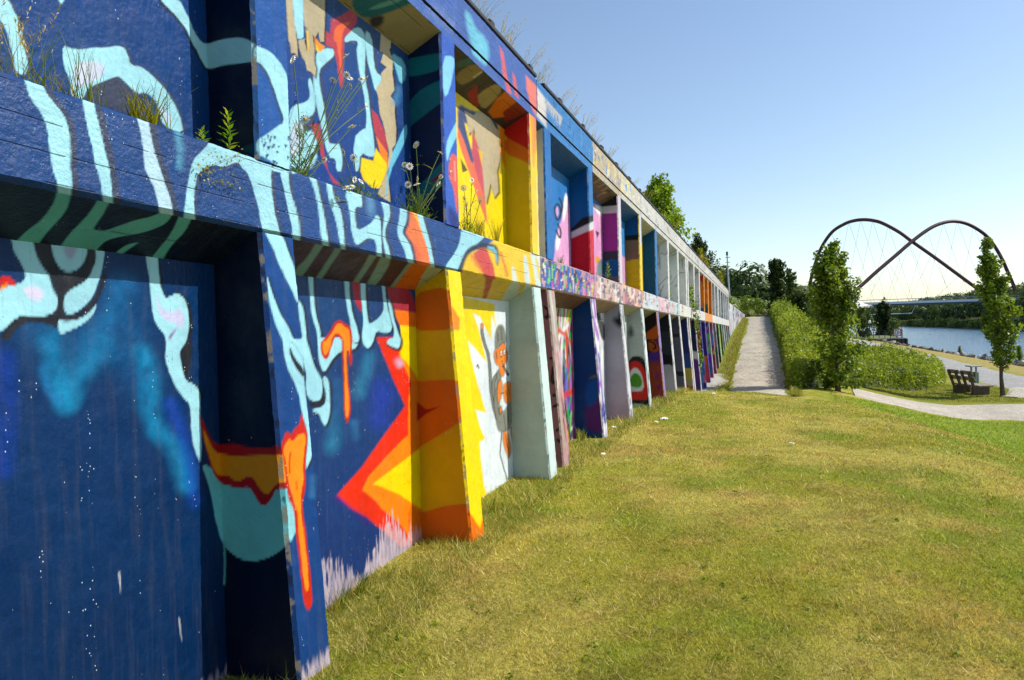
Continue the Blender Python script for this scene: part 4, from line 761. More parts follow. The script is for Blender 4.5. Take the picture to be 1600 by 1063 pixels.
for si, ys in enumerate(secs):
    for i, yr in enumerate(ys):
        # running pillar number: 1 is the first whole pillar in view
        n = (i-2) if si == 0 else {1: 4, 2: 12, 3: 20}[si]+i
        vis = not (si == 0 and i < 2)
        pt = 'p%d' % n if vis else None; qt = 'q%d' % n if vis else None
        lb = LOWC.get(n, ((60, 80, 130), (60, 90, 150))); ub = UPC.get(n, (60, 90, 160))
        if n >= 12:
            BASE.setdefault('p%ds' % n, lb[0]); BASE.setdefault('p%dc' % n, lb[1]); BASE.setdefault('p%df' % n, lb[1])
            if n > 21: SCR.setdefault('p%ds' % n, (200+n, PAL, 14, (.02, .06)))
        if n >= 9:
            BASE.setdefault('q%ds' % n, ub); BASE.setdefault('q%dc' % n, (232, 232, 228) if n not in (15, 16, 17) else (244, 160, 50)); BASE.setdefault('q%df' % n, BASE['q%dc' % n])
        if n >= 9:
            SCR.setdefault('p%dc' % n, (700+n, [(60, 60, 66), (250, 250, 250), (150, 140, 130)], 8, (.003, .008))); SCR.setdefault('p%df' % n, (720+n, [(70, 66, 70), (250, 250, 250), (160, 150, 140)], 9, (.003, .010)))
            SCR.setdefault('q%df' % n, (740+n, [(150, 146, 140), (110, 110, 116), (250, 250, 250)], 7, (.004, .010))); SCR.setdefault('q%ds' % n, (760+n, [(170, 170, 168), (120, 124, 130), (236, 236, 236), (150, 160, 170)], 6, (.004, .012)))
            if 12 <= n <= 21: SCR.setdefault('p%ds' % n, (780+n, PAL, 5, (.012, .04)))
        lower_pillar(n, yr, pt, wall, lb[0]); upper_pillar(n, yr, qt, wall, ub)
        # bay that starts after this pillar (or, at a section's start, reaches back over the joint)
        if i+1 < len(ys):
            y1 = ys[i+1]-PT; m = n if si else n+1
            lt, ut = ('lp%d' % m, 'u%d' % m) if (vis or i == 1) else (None, None)
            if m >= 9:
                BASE.setdefault('lp%d' % m, (150, 140, 150)); BASE.setdefault('u%d' % m, (222, 222, 222) if m not in (14, 15, 16) else (230, 140, 30))
                if m < 28: SCR.setdefault('lp%d' % m, (300+m, PAL, 18, (.02, .06)))
                if m > 16: SCR.setdefault('u%d' % m, (400+m, [(150, 160, 170), (90, 120, 160), (236, 236, 236), (60, 130, 120)], 12, (.01, .04)))
            panel('lower_panel', yr-.02, y1+.02, -3.2, Z_LJ+.06, lt, wall, (150, 140, 150)); panel('upper_panel', yr-.02, y1+.02, Z_LT-.1, Z_TJ+.06, ut, wall, (215, 215, 215))
            y0 = yr if i or si == 0 else prev_end+.012
            if m > 10:
                c_ = (246, 166, 90) if m in (15, 16) else (232, 232, 226)
                BASE.setdefault('l%db' % m, c_); BASE.setdefault('t%db' % m, (206, 202, 192))
                if m not in (15, 16): SCR.setdefault('l%db' % m, (500+m, [(180, 186, 190), (150, 150, 160), (220, 150, 160), (240, 240, 240)], 12, (.03, .08)))
            if 6 < m: SCR.setdefault('t%db' % m, (600+m, [(190, 184, 172), (226, 224, 218), (160, 152, 140)], 14, (.04, .1))); BASE.setdefault('t%db' % m, (212, 208, 198))
            BASE.setdefault('l%do' % m, (150, 140, 120)); BASE.setdefault('t%do' % m, (190, 190, 186))
            ledge(y0, ys[i+1], 'l%d' % m if lt else None, wall, (60, 90, 160), (100, 100, 100)); topbeam(y0, ys[i+1], 't%d' % m if lt else None, wall, (80, 100, 170), (120, 110, 100))
    if si < 3:                                  # recessed filler in the movement joint between two sections
        ya, yb = ys[-1], secs[si+1][0]-PT
        panel('joint_panel', ya-.02, yb+.02, -3.2, Z_LB-.02, None, wall, (150, 110, 108) if si == 0 else (170, 170, 170), XP+.05)
        panel('joint_panel', ya-.02, yb+.02, Z_LT-.1, Z_TB-.02, None, wall, (222, 222, 216), XP+.05)
        if si == 0:
            pass
    prev_end = ys[-1]
# plain low end wall
BASE['ew'] = (214, 214, 218); SCR['ew'] = (900, [(120, 130, 150), (90, 96, 110), (236, 236, 236), (60, 90, 160), (150, 60, 70), (170, 176, 186)], 90, (.02, .07))
ye0, ye1 = secs[3][-1]+.02, 78.0
pe = Part(); zt0, zt1 = 2.12, 1.95
pe.patch((XF-.02, ye0, -1.6), (XF+.25, ye1, -.2), (XF+.25, ye1, zt1), (XF-.02, ye0, zt0), 'ew', dens=1.0)
pe.patch((XF-.02, ye0, zt0), (XF+.25, ye1, zt1), (XB+.2, ye1, zt1), (XB, ye0, zt0), None)
pe.patch((XF+.25, ye1, -.2), (XB+.2, ye1, -.2), (XB+.2, ye1, zt1), (XF+.25, ye1, zt1), None)
pe.patch((XB, ye0, -1.6), (XF-.02, ye0, -1.6), (XF-.02, ye0, zt0), (XB, ye0, zt0), None)
pe.patch((XB+.2, ye1, -.2), (XB, ye0, -1.6), (XB, ye0, zt0), (XB+.2, ye1, zt1), None)
pe.build('end_wall', M_panel, wall)
# dark steel rail and its brackets along the coping
y = -3.2; k = 0
for si, ys in enumerate(secs):
    a, b_ = (ys[0]-PT if si else -3.5), ys[-1]
    mb = MB(); mb.box((XF-.05, a+.01, Z_TT+.004), (XF+.022, b_-.01, Z_TT+.045), .006)
    mb.v = [(p[0], p[1], p[2]-SH*p[1]) for p in mb.v]; mb.build('coping_rail', M_steel_dark, wall)
brk_me = None
for j in range(42):
    yb = 6.78-1.25*6+1.25*j
    if yb > 51: break
    if brk_me is None:
        mb = MB(); mb.box((-.05, -.055, .03), (.05, .055, .125), .012); mb.box((-.03, -.03, .12), (.03, .03, .14), .008)
        ob = mb.build('rail_bracket', M_steel_dark, wall); brk_me = ob.data
    else: ob = link('rail_bracket', brk_me, None, wall)
    ob.location = (XF-.05, yb, Z_TT-.01-SH*yb); ob.rotation_euler = (random.uniform(-.06, .06), random.uniform(-.06, .06), random.uniform(-.1, .1))
for ch in wall.children: ch.location = Vector(ch.location)-wall.location
wall['kind'] = 'thing'
# ------------------------------------------------------------------ vegetation helpers
def leaf_mesh(name, P, size, col, out=None, bias=.6, seed=0, aspect=.55):
    """one leaf per point: a folded pointed leaf of four vertices"""
    r = np.random.default_rng(seed); n = len(P); P = np.asarray(P, float)
    nrm = r.normal(size=(n, 3)); nrm /= np.linalg.norm(nrm, axis=1)[:, None]
    if out is not None: nrm = nrm*(1-bias)+out*bias
    nrm[:, 2] += .25; nrm /= np.linalg.norm(nrm, axis=1)[:, None]
    t = np.cross(nrm, r.normal(size=(n, 3))); t /= np.linalg.norm(t, axis=1)[:, None]+1e-9; b = np.cross(nrm, t)
    s = (size*(.65+.7*r.random(n)))[:, None] if np.ndim(size) == 0 else size[:, None]
    V = np.stack([P-t*s*.5, P+b*s*aspect*.5+nrm*s*.12-t*s*.05, P+t*s*.5, P-b*s*aspect*.5+nrm*s*.12-t*s*.05], 1).reshape(-1, 3)
    Q = np.arange(n*4).reshape(n, 4)
    return mesh_np(name, V, Q, np.repeat(col, 4, 0))
def leaf_cols(n, dark, light, seed=0, p=1.0, clump=None):
    r = np.random.default_rng(seed); t = r.random(n)**p
    if clump is not None: t = np.clip(.45*t+.55*clump, 0, 1)
    c = lin(dark)[None]*(1-t[:, None])+lin(light)[None]*t[:, None]
    return c*(.8+.4*r.random((n, 1)))
def unit(n, r):
    v = r.normal(size=(n, 3)); return v/np.linalg.norm(v, axis=1)[:, None]
def tree(name, label, base, h, tr, profile, n_limb, n_leaf, ls, dark, light, seed, group=None, up=1.6, clear=.1, lean=(0, 0), spread=.22, cat='tree'):
    """tapered trunk with limbs; leaves hang in clumps round the twigs of every limb"""
    r = np.random.default_rng(seed); e = empty(name, tuple(base)); tag(e, label, cat, group)
    mb = MB(); zs = np.linspace(0, h*.88, 9); wob = np.cumsum(r.normal(size=(9, 2))*.012*h/3, 0); wob[0] = 0
    st = np.stack([wob[:, 0]+lean[0]*zs/h, wob[:, 1]+lean[1]*zs/h, zs], -1)
    mb.tube(st, list(tr*(1-np.linspace(0, .92, 9))*np.r_[1.35, np.ones(8)]), 7)
    ends = []
    for k in range(n_limb):
        f = clear+(1-clear)*((k+r.random())/n_limb)**.9*.95; z0 = f*h*.82
        i = np.searchsorted(zs, z0)-1; i = max(0, min(7, i)); w = (z0-zs[i])/(zs[i+1]-zs[i]); p0 = st[i]*(1-w)+st[i+1]*w
        a = k*2.4+r.normal()*.5; rad = profile(min(1, f+.12))*(.6+.5*r.random())
        L = rad; tip = p0+np.array([math.cos(a)*rad, math.sin(a)*rad, rad*up*min(1, .25+f*2.2)*(.6+.6*r.random())]); tip[2] = min(tip[2], h*.99)
        mid = p0*.55+tip*.45+np.array([math.cos(a), math.sin(a), -.2])*rad*.12
        mb.tube([p0, mid, tip], [tr*.32*(1-f*.6), tr*.2*(1-f*.6), tr*.06], 5)
        for q in np.linspace(.3, 1.05, 6): ends.append((p0*(1-q)+tip*q+r.normal(size=3)*rad*.10, rad))
    ends += [(st[-1]+np.array([r.normal()*.2, r.normal()*.2, .9*r.random()-.55])*profile(.9), .42*profile(.9)) for _ in range(10)]
    mb.build('trunk', M_bark, e, True)
    E_ = np.array([q[0] for q in ends]); RR = np.array([max(.12, q[1]) for q in ends])
    k = r.integers(len(E_), size=n_leaf); off = unit(n_leaf, r)*(r.random((n_leaf, 1))**.5)*np.maximum(spread*1.0, RR[k]*.34)[:, None]
    off[:, 2] *= 1.15; P = E_[k]+off; m = P[:, 2] > .12; P, k, off = P[m], k[m], off[m]
    out = P-np.stack([np.interp(P[:, 2], st[:, 2], st[:, 0]), np.interp(P[:, 2], st[:, 2], st[:, 1]), P[:, 2]-.4], -1); out /= np.linalg.norm(out, axis=1)[:, None]+1e-6
    cl = r.random(len(E_))[k]
    link('crown', leaf_mesh('crown', P, ls, leaf_cols(len(P), dark, light, seed, 1.0, cl), out, .35, seed), M_leaf, e)
    return e
def gpos(x, y): return (x, y, float(H(np.array([x]), np.array([y]))[0])-.03)
DG, LG = (54, 78, 20), (150, 174, 50)
# the two young columnar trees in front of the canal
tree('columnar_tree', 'bushy young columnar tree, leafy down to the ground, in front of the shrub bed', gpos(2.45, 31.2), 6.15, .085, lambda f: .95*np.interp(f, [0, .15, .4, .7, 1], [.38, .7, 1.0, .95, .42]), 50, 9800, .155, DG, LG, 11, 'young columnar trees', 1.7, .0, (-.25, 0), .2)
tree('columnar_tree', 'slender young columnar tree with bare lower trunk beside the bench', gpos(9.65, 38.4), 7.6, .085, lambda f: .70*np.interp(f, [0, .2, .45, .75, 1], [.4, .62, 1.0, .85, .35]), 42, 6800, .165, DG, LG, 12, 'young columnar trees', 1.9, .17, (-.55, 0), .2)
# trees on top of the embankment behind the wall
tree('broadleaf_tree', 'sunlit round-crowned tree rising behind the top of the graffiti wall', (-5.45, 38.5, 2.2), 5.5, .12, lambda f: 1.45*np.interp(f, [0, .3, .6, 1], [.8, 1.0, .9, .4]), 64, 19000, .19, (70, 100, 18), (172, 200, 52), 13, None, .8, .02, (.3, .5), .3)
tree('conifer_like_tree', 'small dark dense tree behind the far part of the wall', (-5.3, 71, 1.4), 7.2, .12, lambda f: 1.3*np.interp(f, [0, .4, .8, 1], [.9, 1, .8, .3]), 36, 7500, .2, (26, 42, 18), (62, 84, 34), 14, None, 1.4, .03, (-.6, 0), .25)
# background trees one can tell apart
def dark_col(x, y, h, rad, seed, label, dark=(26, 42, 18), light=(66, 88, 36), n=8000, ls=.3):
    tree('columnar_hornbeam', label, gpos(x, y), h, .16, lambda f: rad*np.interp(f, [0, .12, .5, .85, 1], [.8, 1, 1, .95, .85]), 60, n, ls, dark, light, seed, 'dark columnar trees in the distance', 1.5, .02, (0, 0), .3)
dark_col(1.15, 97, 7.2, .95, 21, 'tall dark columnar tree at the far end of the hedge, left of centre')
dark_col(4.3, 106, 5.4, .95, 22, 'shorter dark columnar tree just left of the bushy young tree')
dark_col(22.6, 176, 10.5, 1.35, 23, 'dark columnar tree standing on the landing stage by the canal', n=7000, ls=.42)
tree('mid_distance_tree', 'mid green loose tree right behind the tall dark columnar tree', gpos(2.9, 112), 8.0, .15, lambda f: 1.5*np.interp(f, [0, .5, 1], [.8, 1, .5]), 30, 4200, .34, (40, 62, 24), (92, 112, 44), 24, None, 1.2, .05)
tree('mid_distance_tree', 'light green tree beside the dark columnar tree on the landing stage', gpos(25, 182), 6.8, .15, lambda f: 1.8*np.interp(f, [0, .5, 1], [.8, 1, .5]), 26, 3000, .42, (58, 82, 30), (120, 140, 54), 25, None, 1.2, .05)
tree('mid_distance_tree', 'green tree peeping out right of the bushy young columnar tree by the white canopy', gpos(17.2, 160), 6.2, .15, lambda f: 1.9*np.interp(f, [0, .5, 1], [.8, 1, .6]), 26, 3200, .4, (48, 70, 30), (96, 116, 50), 26, None, 1.0, .05)

# the shrub bed beside the path: a dense clipped bank of foliage, one planting that reads as one mass
BED = np.array([(.82, 29.6), (2.4, 33.2), (4.6, 37.8), (7.4, 42.2), (8.9, 46), (10, 54), (10.6, 66), (11.2, 84), (.35, 86), (.42, 62), (.74, 46)], float)
r = np.random.default_rng(31)
def bed_points(n, seed):
    r = np.random.default_rng(seed); out = []
    while sum(map(len, out)) < n:
        d = 29*np.exp(r.random(n)*math.log(88/29)); x = r.random(n)*11
        ds, ins = seg_dist(x, d, BED); k = ins
        out.append(np.stack([x[k], d[k], ds[k]], -1))
    return np.concatenate(out)[:n]
def bed_h(x, y, ds):
    top = 1.0+.28*fbm(x*.5, y*.4, 51)+.30*(fbm(x*1.5, y*1.5, 52)-.5)
    top = top*np.interp(y, [29, 40, 60, 86], [1.0, 1.05, 1.15, 1.2])*(1-.48*sstep(1.8, 5.0, x)*sstep(38, 52, y))
    return top*np.clip(ds/.38, 0, 1)**.55
# woody core so the bed is opaque
gx = np.arange(.4, 11.6, .22); gy = np.concatenate([np.arange(29.2, 50, .25), np.arange(50, 87, .7)]); BX, BY = np.meshgrid(gx, gy, indexing='ij')
ds, ins = seg_dist(BX, BY, BED); hz = np.where(ins, bed_h(BX, BY, ds)*.86-.04, -.25)
bed = empty('shrub_bed', gpos(5, 50)); tag(bed, 'wide sloping bed of dense low green shrubs between the gravel path and canal', 'shrubs')
core = mesh_np('core', np.stack([BX, BY, H(BX, BY)+hz], -1).reshape(-1, 3)-np.array(bed.location), grid_faces(len(gx), len(gy)), np.tile(lin((58, 72, 20)), (BX.size, 1)), True)
link('twig_mass', core, M_leaf, bed)
bp = bed_points(90000, 5); hh = bed_h(bp[:, 0], bp[:, 1], bp[:, 2]); q = r.random(len(bp))**.35
q = np.where(bp[:, 2] < .45, r.random(len(bp)), q)
Pz = H(bp[:, 0], bp[:, 1])+hh*q+.10*r.random(len(bp))
PP = np.stack([bp[:, 0]+r.normal(size=len(bp))*.06, bp[:, 1]+r.normal(size=len(bp))*.06, Pz], -1)
# the clipped sides: leaves from the ground up along the edge of the bed
per = np.roll(BED, -1, 0)-BED; Ls = np.linalg.norm(per, axis=1); wgt = Ls*np.array([3, 3, 3, 2.5, 1, .5, .3, .1, .5, .8, 1.6]); kk = r.choice(len(BED), 26000, p=wgt/wgt.sum()); tt = r.random(26000)
tt = np.where(kk == 10, tt**.5, np.where(kk == 9, tt**.5, tt)); ep = BED[kk]+per[kk]*tt[:, None]; nin = np.stack([-per[kk][:, 1], per[kk][:, 0]], -1)/Ls[kk][:, None]
dd = np.abs(r.normal(size=26000))*.16; ep = ep-nin*(-dd[:, None])*1.0+r.normal(size=(26000, 2))*.05
ez = H(ep[:, 0], ep[:, 1])+r.random(26000)*1.1*(.55+.45*np.clip(dd/.16, 0, 1))*np.interp(ep[:, 1], [29, 86], [1.0, 1.15])
bp = np.concatenate([bp, np.stack([ep[:, 0], ep[:, 1], dd], -1)]); PP = np.concatenate([PP, np.stack([ep[:, 0], ep[:, 1], ez], -1)])
# stray shoots standing out of the clipped surface
sb = bed_points(1500, 15); sh = bed_h(sb[:, 0], sb[:, 1], sb[:, 2])+H(sb[:, 0], sb[:, 1]); ns = 12; L_ = .15+.4*r.random(1500)**2
sx = np.repeat(sb, ns, 0); u_ = np.tile(np.linspace(0, 1, ns), 1500); tilt = np.repeat(r.normal(size=(1500, 2))*.25, ns, 0)
PPs = np.stack([sx[:, 0]+tilt[:, 0]*u_*np.repeat(L_, ns)*1.2, sx[:, 1]+tilt[:, 1]*u_*np.repeat(L_, ns)*1.2, np.repeat(sh, ns)-.05+u_*np.repeat(L_, ns)], -1)+r.normal(size=(len(sx), 3))*.02
bp = np.concatenate([bp, sx]); PP = np.concatenate([PP, PPs])
cl = fbm(bp[:, 0]*1.1, bp[:, 1]*1.1, 61); cl = sstep(.3, .7, cl)
outv = np.tile([0, 0, 1.0], (len(PP), 1))
lf = link('foliage', leaf_mesh('foliage', PP-np.array(bed.location), np.interp(bp[:, 1], [29, 86], [.095, .2])*(.7+.6*r.random(len(bp))), leaf_cols(len(PP), (92, 114, 24), (168, 184, 56), 8, 1.0, cl), outv, .25, 9), M_leaf, bed); lf['kind'] = 'stuff'

def mass(name, label, cat, centers, radii, per, ls, dark, light, seed, squash=.8):
    """a far wood: many crowns of leaf clumps, too far to count"""
    r = np.random.default_rng(seed); n = len(centers)*per; k = np.repeat(np.arange(len(centers)), per)
    d = unit(n, r); d[:, 2] = np.where(d[:, 2] < -.35, -d[:, 2], d[:, 2])
    lump = .72+.34*vn(d[:, 0]*2.6+k*3.1, d[:, 1]*2.6+d[:, 2]*2.2, 7)
    P = centers[k]+d*(radii[k]*lump*(.8+.22*r.random(n)))[:, None]*np.array([1, 1, squash])
    cl = r.random(len(centers))[k]*.7+.3*r.random(n)
    o = link(name, leaf_mesh(name, P, ls*(.7+.6*r.random(n)), leaf_cols(n, dark, light, seed, 1.0, cl), d, .6, seed, .8), M_leaf)
    tag(o, label, cat, None, 'stuff'); return o
def fh(x, y): return H(np.asarray(x, float), np.asarray(y, float))
rr = np.random.default_rng(71)
# wood on the far bank of the canal
n = 900; y = 110+rr.random(n)**1.35*860; x = 76.5+rr.random(n)**1.7*46; z = fh(x, y); hgt = np.interp(x, [75, 80, 100, 122], [3.6, 4.8, 6.2, 7.0])*(.75+.5*rr.random(n))
mass('far_bank_wood', 'dark green wood lining the far bank of the canal under the bridge', 'wood', np.stack([x, y, z+hgt], -1), hgt*.9, 170, 1.15, (34, 54, 26), (96, 116, 48), 72, 1.12)
n = 170; y = 230+rr.random(n)**1.2*560; x = 19-rr.random(n)**1.5*40; z = fh(x, y); hgt = 3.4+rr.random(n)*3.2
mass('near_bank_wood', 'dark wood on the near bank beyond the landing stage, behind the bridge', 'wood', np.stack([x, y, z+hgt], -1), hgt*.9, 150, 1.1, (34, 54, 26), (92, 112, 48), 79, 1.1)
# low bright bushes at the water line of the far bank
n = 260; y = 100+rr.random(n)*380; x = 73.6+rr.random(n)*3.2; z = np.full(n, -4.5)
mass('waterside_bushes', 'pale green bushes along the waterline of the far canal bank', 'bushes', np.stack([x, y, z+1.2], -1), 1.3+rr.random(n)*1.6, 90, .75, (54, 78, 26), (124, 142, 56), 73, .9)
# wooded hill beyond the end of the wall
n = 110; y = 165+rr.random(n)*50; x = -75+rr.random(n)*86; z = fh(x, y); hgt = 3.5+rr.random(n)*3.0
mass('hill_wood', 'dark wood on the hill behind the far end of the wall', 'wood', np.stack([x, y, z+hgt], -1), hgt*.85, 330, .9, (40, 60, 32), (94, 116, 58), 74, 1.1)
n = 110; y = 92+rr.random(n)*48; x = -32+rr.random(n)*31; z = fh(x, y)
mass('hillside_shrubs', 'sunlit green shrubs on the slope beyond the end of the wall', 'bushes', np.stack([x, y, z+.8+.02*(y-92)], -1), 1.3+rr.random(n)*1.3, 150, .34, (50, 74, 20), (128, 148, 46), 75, .75)
n = 14; y = 84+rr.random(n)*6; x = -2.6+rr.random(n)*3.6; z = fh(x, y)
mass('path_end_shrubs', 'low bushes closing the far end of the gravel path', 'bushes', np.stack([x, y, z+.25], -1), .45+rr.random(n)*.4, 160, .16, (58, 74, 24), (130, 140, 50), 76, .8)
n = 260; y = 240+rr.random(n)*380; x = -150+rr.random(n)*160; z = fh(x, y); hgt = 4+rr.random(n)*4
mass('left_bank_wood', 'distant wood on the near bank beyond the shrubs', 'wood', np.stack([x, y, z+hgt*.8], -1), hgt*.85, 60, 1.2, (26, 42, 22), (74, 94, 44), 77, 1.0)

# ------------------------------------------------------------------ lawn blades
r = np.random.default_rng(91)
def ground_pts(n, dmin, dmax, seed):
    r = np.random.default_rng(seed); D = dmin*np.exp(r.random(n)*math.log(dmax/dmin)); a = math.radians(-40)+r.random(n)*math.radians(62)
    return D*np.sin(a), D*np.cos(a), D
def pillar_mask(x, y):
    m = np.zeros(x.shape, bool)
    for ys in secs:
        for yr in ys: m |= (y > yr-PT-.01) & (y < yr+.01) & (x < -2.19)
    return m | (x < XP+.01)
def blades(name, x, y, hgt, wid, col, lean, seed):
    r = np.random.default_rng(seed); n = len(x); z = H(x, y)-.006
    a = r.random(n)*2*math.pi; b = r.random(n)*2*math.pi; P = np.stack([x, y, z], -1)
    side = np.stack([np.cos(a), np.sin(a), 0*a], -1)*wid[:, None]*.5
    ld = np.stack([np.cos(b), np.sin(b), 0*b], -1)*(hgt*lean)[:, None]; up = np.zeros((n, 3)); up[:, 2] = hgt
    V = np.stack([P-side, P+side, P+ld*.4+up*.62+side*.6, P+ld+up*.95, P+ld*.4+up*.62-side*.6], 1)
    n5 = np.arange(n)[:, None]*5
    me = mesh_np(name, V.reshape(-1, 3), np.concatenate([n5+np.array([0, 1, 2, 4])], 0), np.repeat(col, 5, 0)) if False else None
    V3 = np.stack([P-side, P+side, P+ld+up], 1)
    me = mesh_np(name, V3.reshape(-1, 3), np.arange(n*3).reshape(n, 3), np.repeat(col, 3, 0))
    return me
x, y, D = ground_pts(760000, 2.3, 30, 3); k = (~pillar_mask(x, y)) & (y < 24.5) & (y > .5) & (x < 8); x, y, D = x[k], y[k], D[k]
near = np.exp(-np.maximum(0, -x-2.25)/.10*0-np.maximum(0, x+2.15)/.16); pn = r.random(len(x))
hg = (.011+.018*r.random(len(x)))*(.75+.7*fbm(x*1.2, y*1.2, 14)); hg = hg+near*(.05*r.random(len(x))**2*(fbm(y*2.2, x*0, 15) > .42))
tall = (vn(x*3, y*3, 17) > .8) & (r.random(len(x)) < .35); hg = np.where(tall, hg*1.7, hg)
c = grass_tint(x, y)*(.45+1.15*r.random((len(x), 1)))
ck = vn(x*15, y*11, 71)*.6+vn(x*34, y*26, 72)*.4; c = c*(.42+1.16*ck[:, None]); hg = hg*(.6+.8*ck)
straw = r.random(len(x)) < .24; c = np.where(straw[:, None], c*.35+lin((216, 200, 128))[None]*.65*(.6+.7*r.random((len(x), 1))), c)
grn = r.random(len(x)) < .22; c = np.where((grn & ~straw)[:, None], c*.4+lin((92, 118, 22))[None]*.6, c)
nw = (near > .35) & (r.random(len(x)) < .5); c = np.where(nw[:, None], lin((126, 138, 34))[None]*(.6+.7*r.random((len(x), 1))), c)
g = link('lawn_grass', blades('lawn_grass', x, y, hg, np.maximum(.0028, D*.0009)*(.7+.6*r.random(len(x))), c, .35+.9*r.random(len(x)), 4), M_grass)
tag(g, 'short mown lawn grass, half dried to straw yellow', 'grass', None, 'stuff')
# longer uncut grass along the foot of the wall and along the path edges
n = 17000; y = 1.2+(r.random(n)**1.5)*26; x = -2.16+np.abs(r.normal(size=n))*.09-.38*(r.random(n) < .55)*r.random(n); k = ~pillar_mask(x, y) & (fbm(y*1.7, x*0, 18) > .36); x, y = x[k], y[k]; n = len(x)
c = np.where((r.random(n) < .42)[:, None], lin((206, 184, 116))[None], lin((112, 134, 34))[None])*(.55+.8*r.random((n, 1)))
g = link('wall_foot_grass', blades('wall_foot_grass', x, y, .03+.12*r.random(n)**2, np.maximum(.003, y*.0008), c, .3+.9*r.random(n), 6), M_grass); tag(g, 'uncut tufty grass along the foot of the graffiti wall', 'grass', None, 'stuff')
n = 30000; yy = 27+r.random(n)**1.3*50; lft = r.random(n) < .6; x = np.where(lft, -1.46-np.interp(yy, [27, 38, 70, 79], [0, .12, .2, .9])-np.abs(r.normal(size=n))*.2, .78+np.abs(r.normal(size=n))*.08); y = yy
k = ~pillar_mask(x, y) & (x > -2.2); x, y = x[k], y[k]; n = len(x); c = np.where((r.random(n) < .35)[:, None], lin((196, 176, 104))[None], lin((126, 140, 40))[None])*(.6+.7*r.random((n, 1)))
g = link('path_edge_grass', blades('path_edge_grass', x, y, .06+.16*r.random(n)**2, np.full(n, .03), c, .3+.8*r.random(n), 8), M_grass); tag(g, 'rough yellow-green grass growing along the gravel path edge below the wall', 'grass', None, 'stuff')
# grass of the lower lawns
n = 60000; x = 2+r.random(n)*11; y = 14+r.random(n)*31; zz = H(x, y); k = (zz < -2.4) & ~((y > 29.0) & (y < 35.6) & (x > 2.2)) & (seg_dist(x, y, BED)[1] == False) & (x < 10.6); x, y = x[k], y[k]; n = len(x)
c = grass_tint(x, y)*(.7+.7*r.random((n, 1)))
g = link('lower_lawn_grass', blades('lower_lawn_grass', x, y, .03+.05*r.random(n), np.full(n, .028), c, .4+.6*r.random(n), 10), M_grass); tag(g, 'fresh green grass of the lower lawn by the gravel path', 'grass', None, 'stuff')

# broad-leaved weeds, clover and brown thatch scattered through the lawn
x, y, D = ground_pts(700, 2.4, 20, 23); k = (~pillar_mask(x, y)) & (y > .8) & (y < 21) & (x < 5); x, y = x[k], y[k]; cen = np.stack([x, y, H(x, y)], -1); n = len(x)
kk = np.repeat(np.arange(n), 9); rad = .006+.018*r.random(n)**2; d = unit(len(kk), r); d[:, 2] = np.abs(d[:, 2])*.5+.1
P = cen[kk]+d*rad[kk][:, None]; P[:, 2] += .008; cw = np.where((r.random(n) < .6)[:, None], lin((112, 138, 34))[None], lin((136, 160, 44))[None])[kk]*(.7+.6*r.random((len(kk), 1)))
o = link('lawn_weeds', leaf_mesh('lawn_weeds', P, rad[kk]*1.0, cw, d, .5, 24, .7), M_leaf); tag(o, 'small broad-leaved weeds and clover scattered in the lawn', 'weeds', None, 'stuff')
x, y, D = ground_pts(260, 2.6, 20, 25); k = (~pillar_mask(x, y)) & (y > .8) & (y < 21) & (x < 5); x, y = x[k], y[k]; m_ = 110; n = len(x); xs_ = np.repeat(x, m_)+r.normal(size=n*m_)*.07*np.repeat(.4+r.random(n), m_); ys_ = np.repeat(y, m_)+r.normal(size=n*m_)*.05*np.repeat(.4+r.random(n), m_)
c = np.where((r.random(n*m_) < .5)[:, None], lin((206, 184, 120))[None], lin((128, 100, 60))[None])*(.5+.8*r.random((n*m_, 1)))
g = link('thatch', blades('thatch', xs_, ys_, .008+.026*r.random(n*m_), np.full(n*m_, .0045), c, .8+1.4*r.random(n*m_), 26), M_grass); tag(g, 'small mats of dead brown thatch in the lawn', 'dry grass', None, 'stuff')

x, y, D = ground_pts(34000, 2.3, 18, 27); k = (~pillar_mask(x, y)) & (y > .6) & (y < 20) & (x < 5); x, y, D = x[k], y[k], D[k]; n = len(x); q_ = r.random(n)
c = np.where((q_ < .5)[:, None], lin((226, 208, 140))[None], np.where((q_ < .8)[:, None], lin((134, 158, 44))[None], lin((150, 124, 62))[None]))*(.6+.7*r.random((n, 1)))
g = link('long_lawn_blades', blades('long_lawn_blades', x, y, .022+.03*r.random(n)**2, np.maximum(.0035, D*.0011), c, .5+1.6*r.random(n), 28), M_grass); tag(g, 'scattered longer straw and green blades standing out of the mown lawn', 'grass', None, 'stuff')
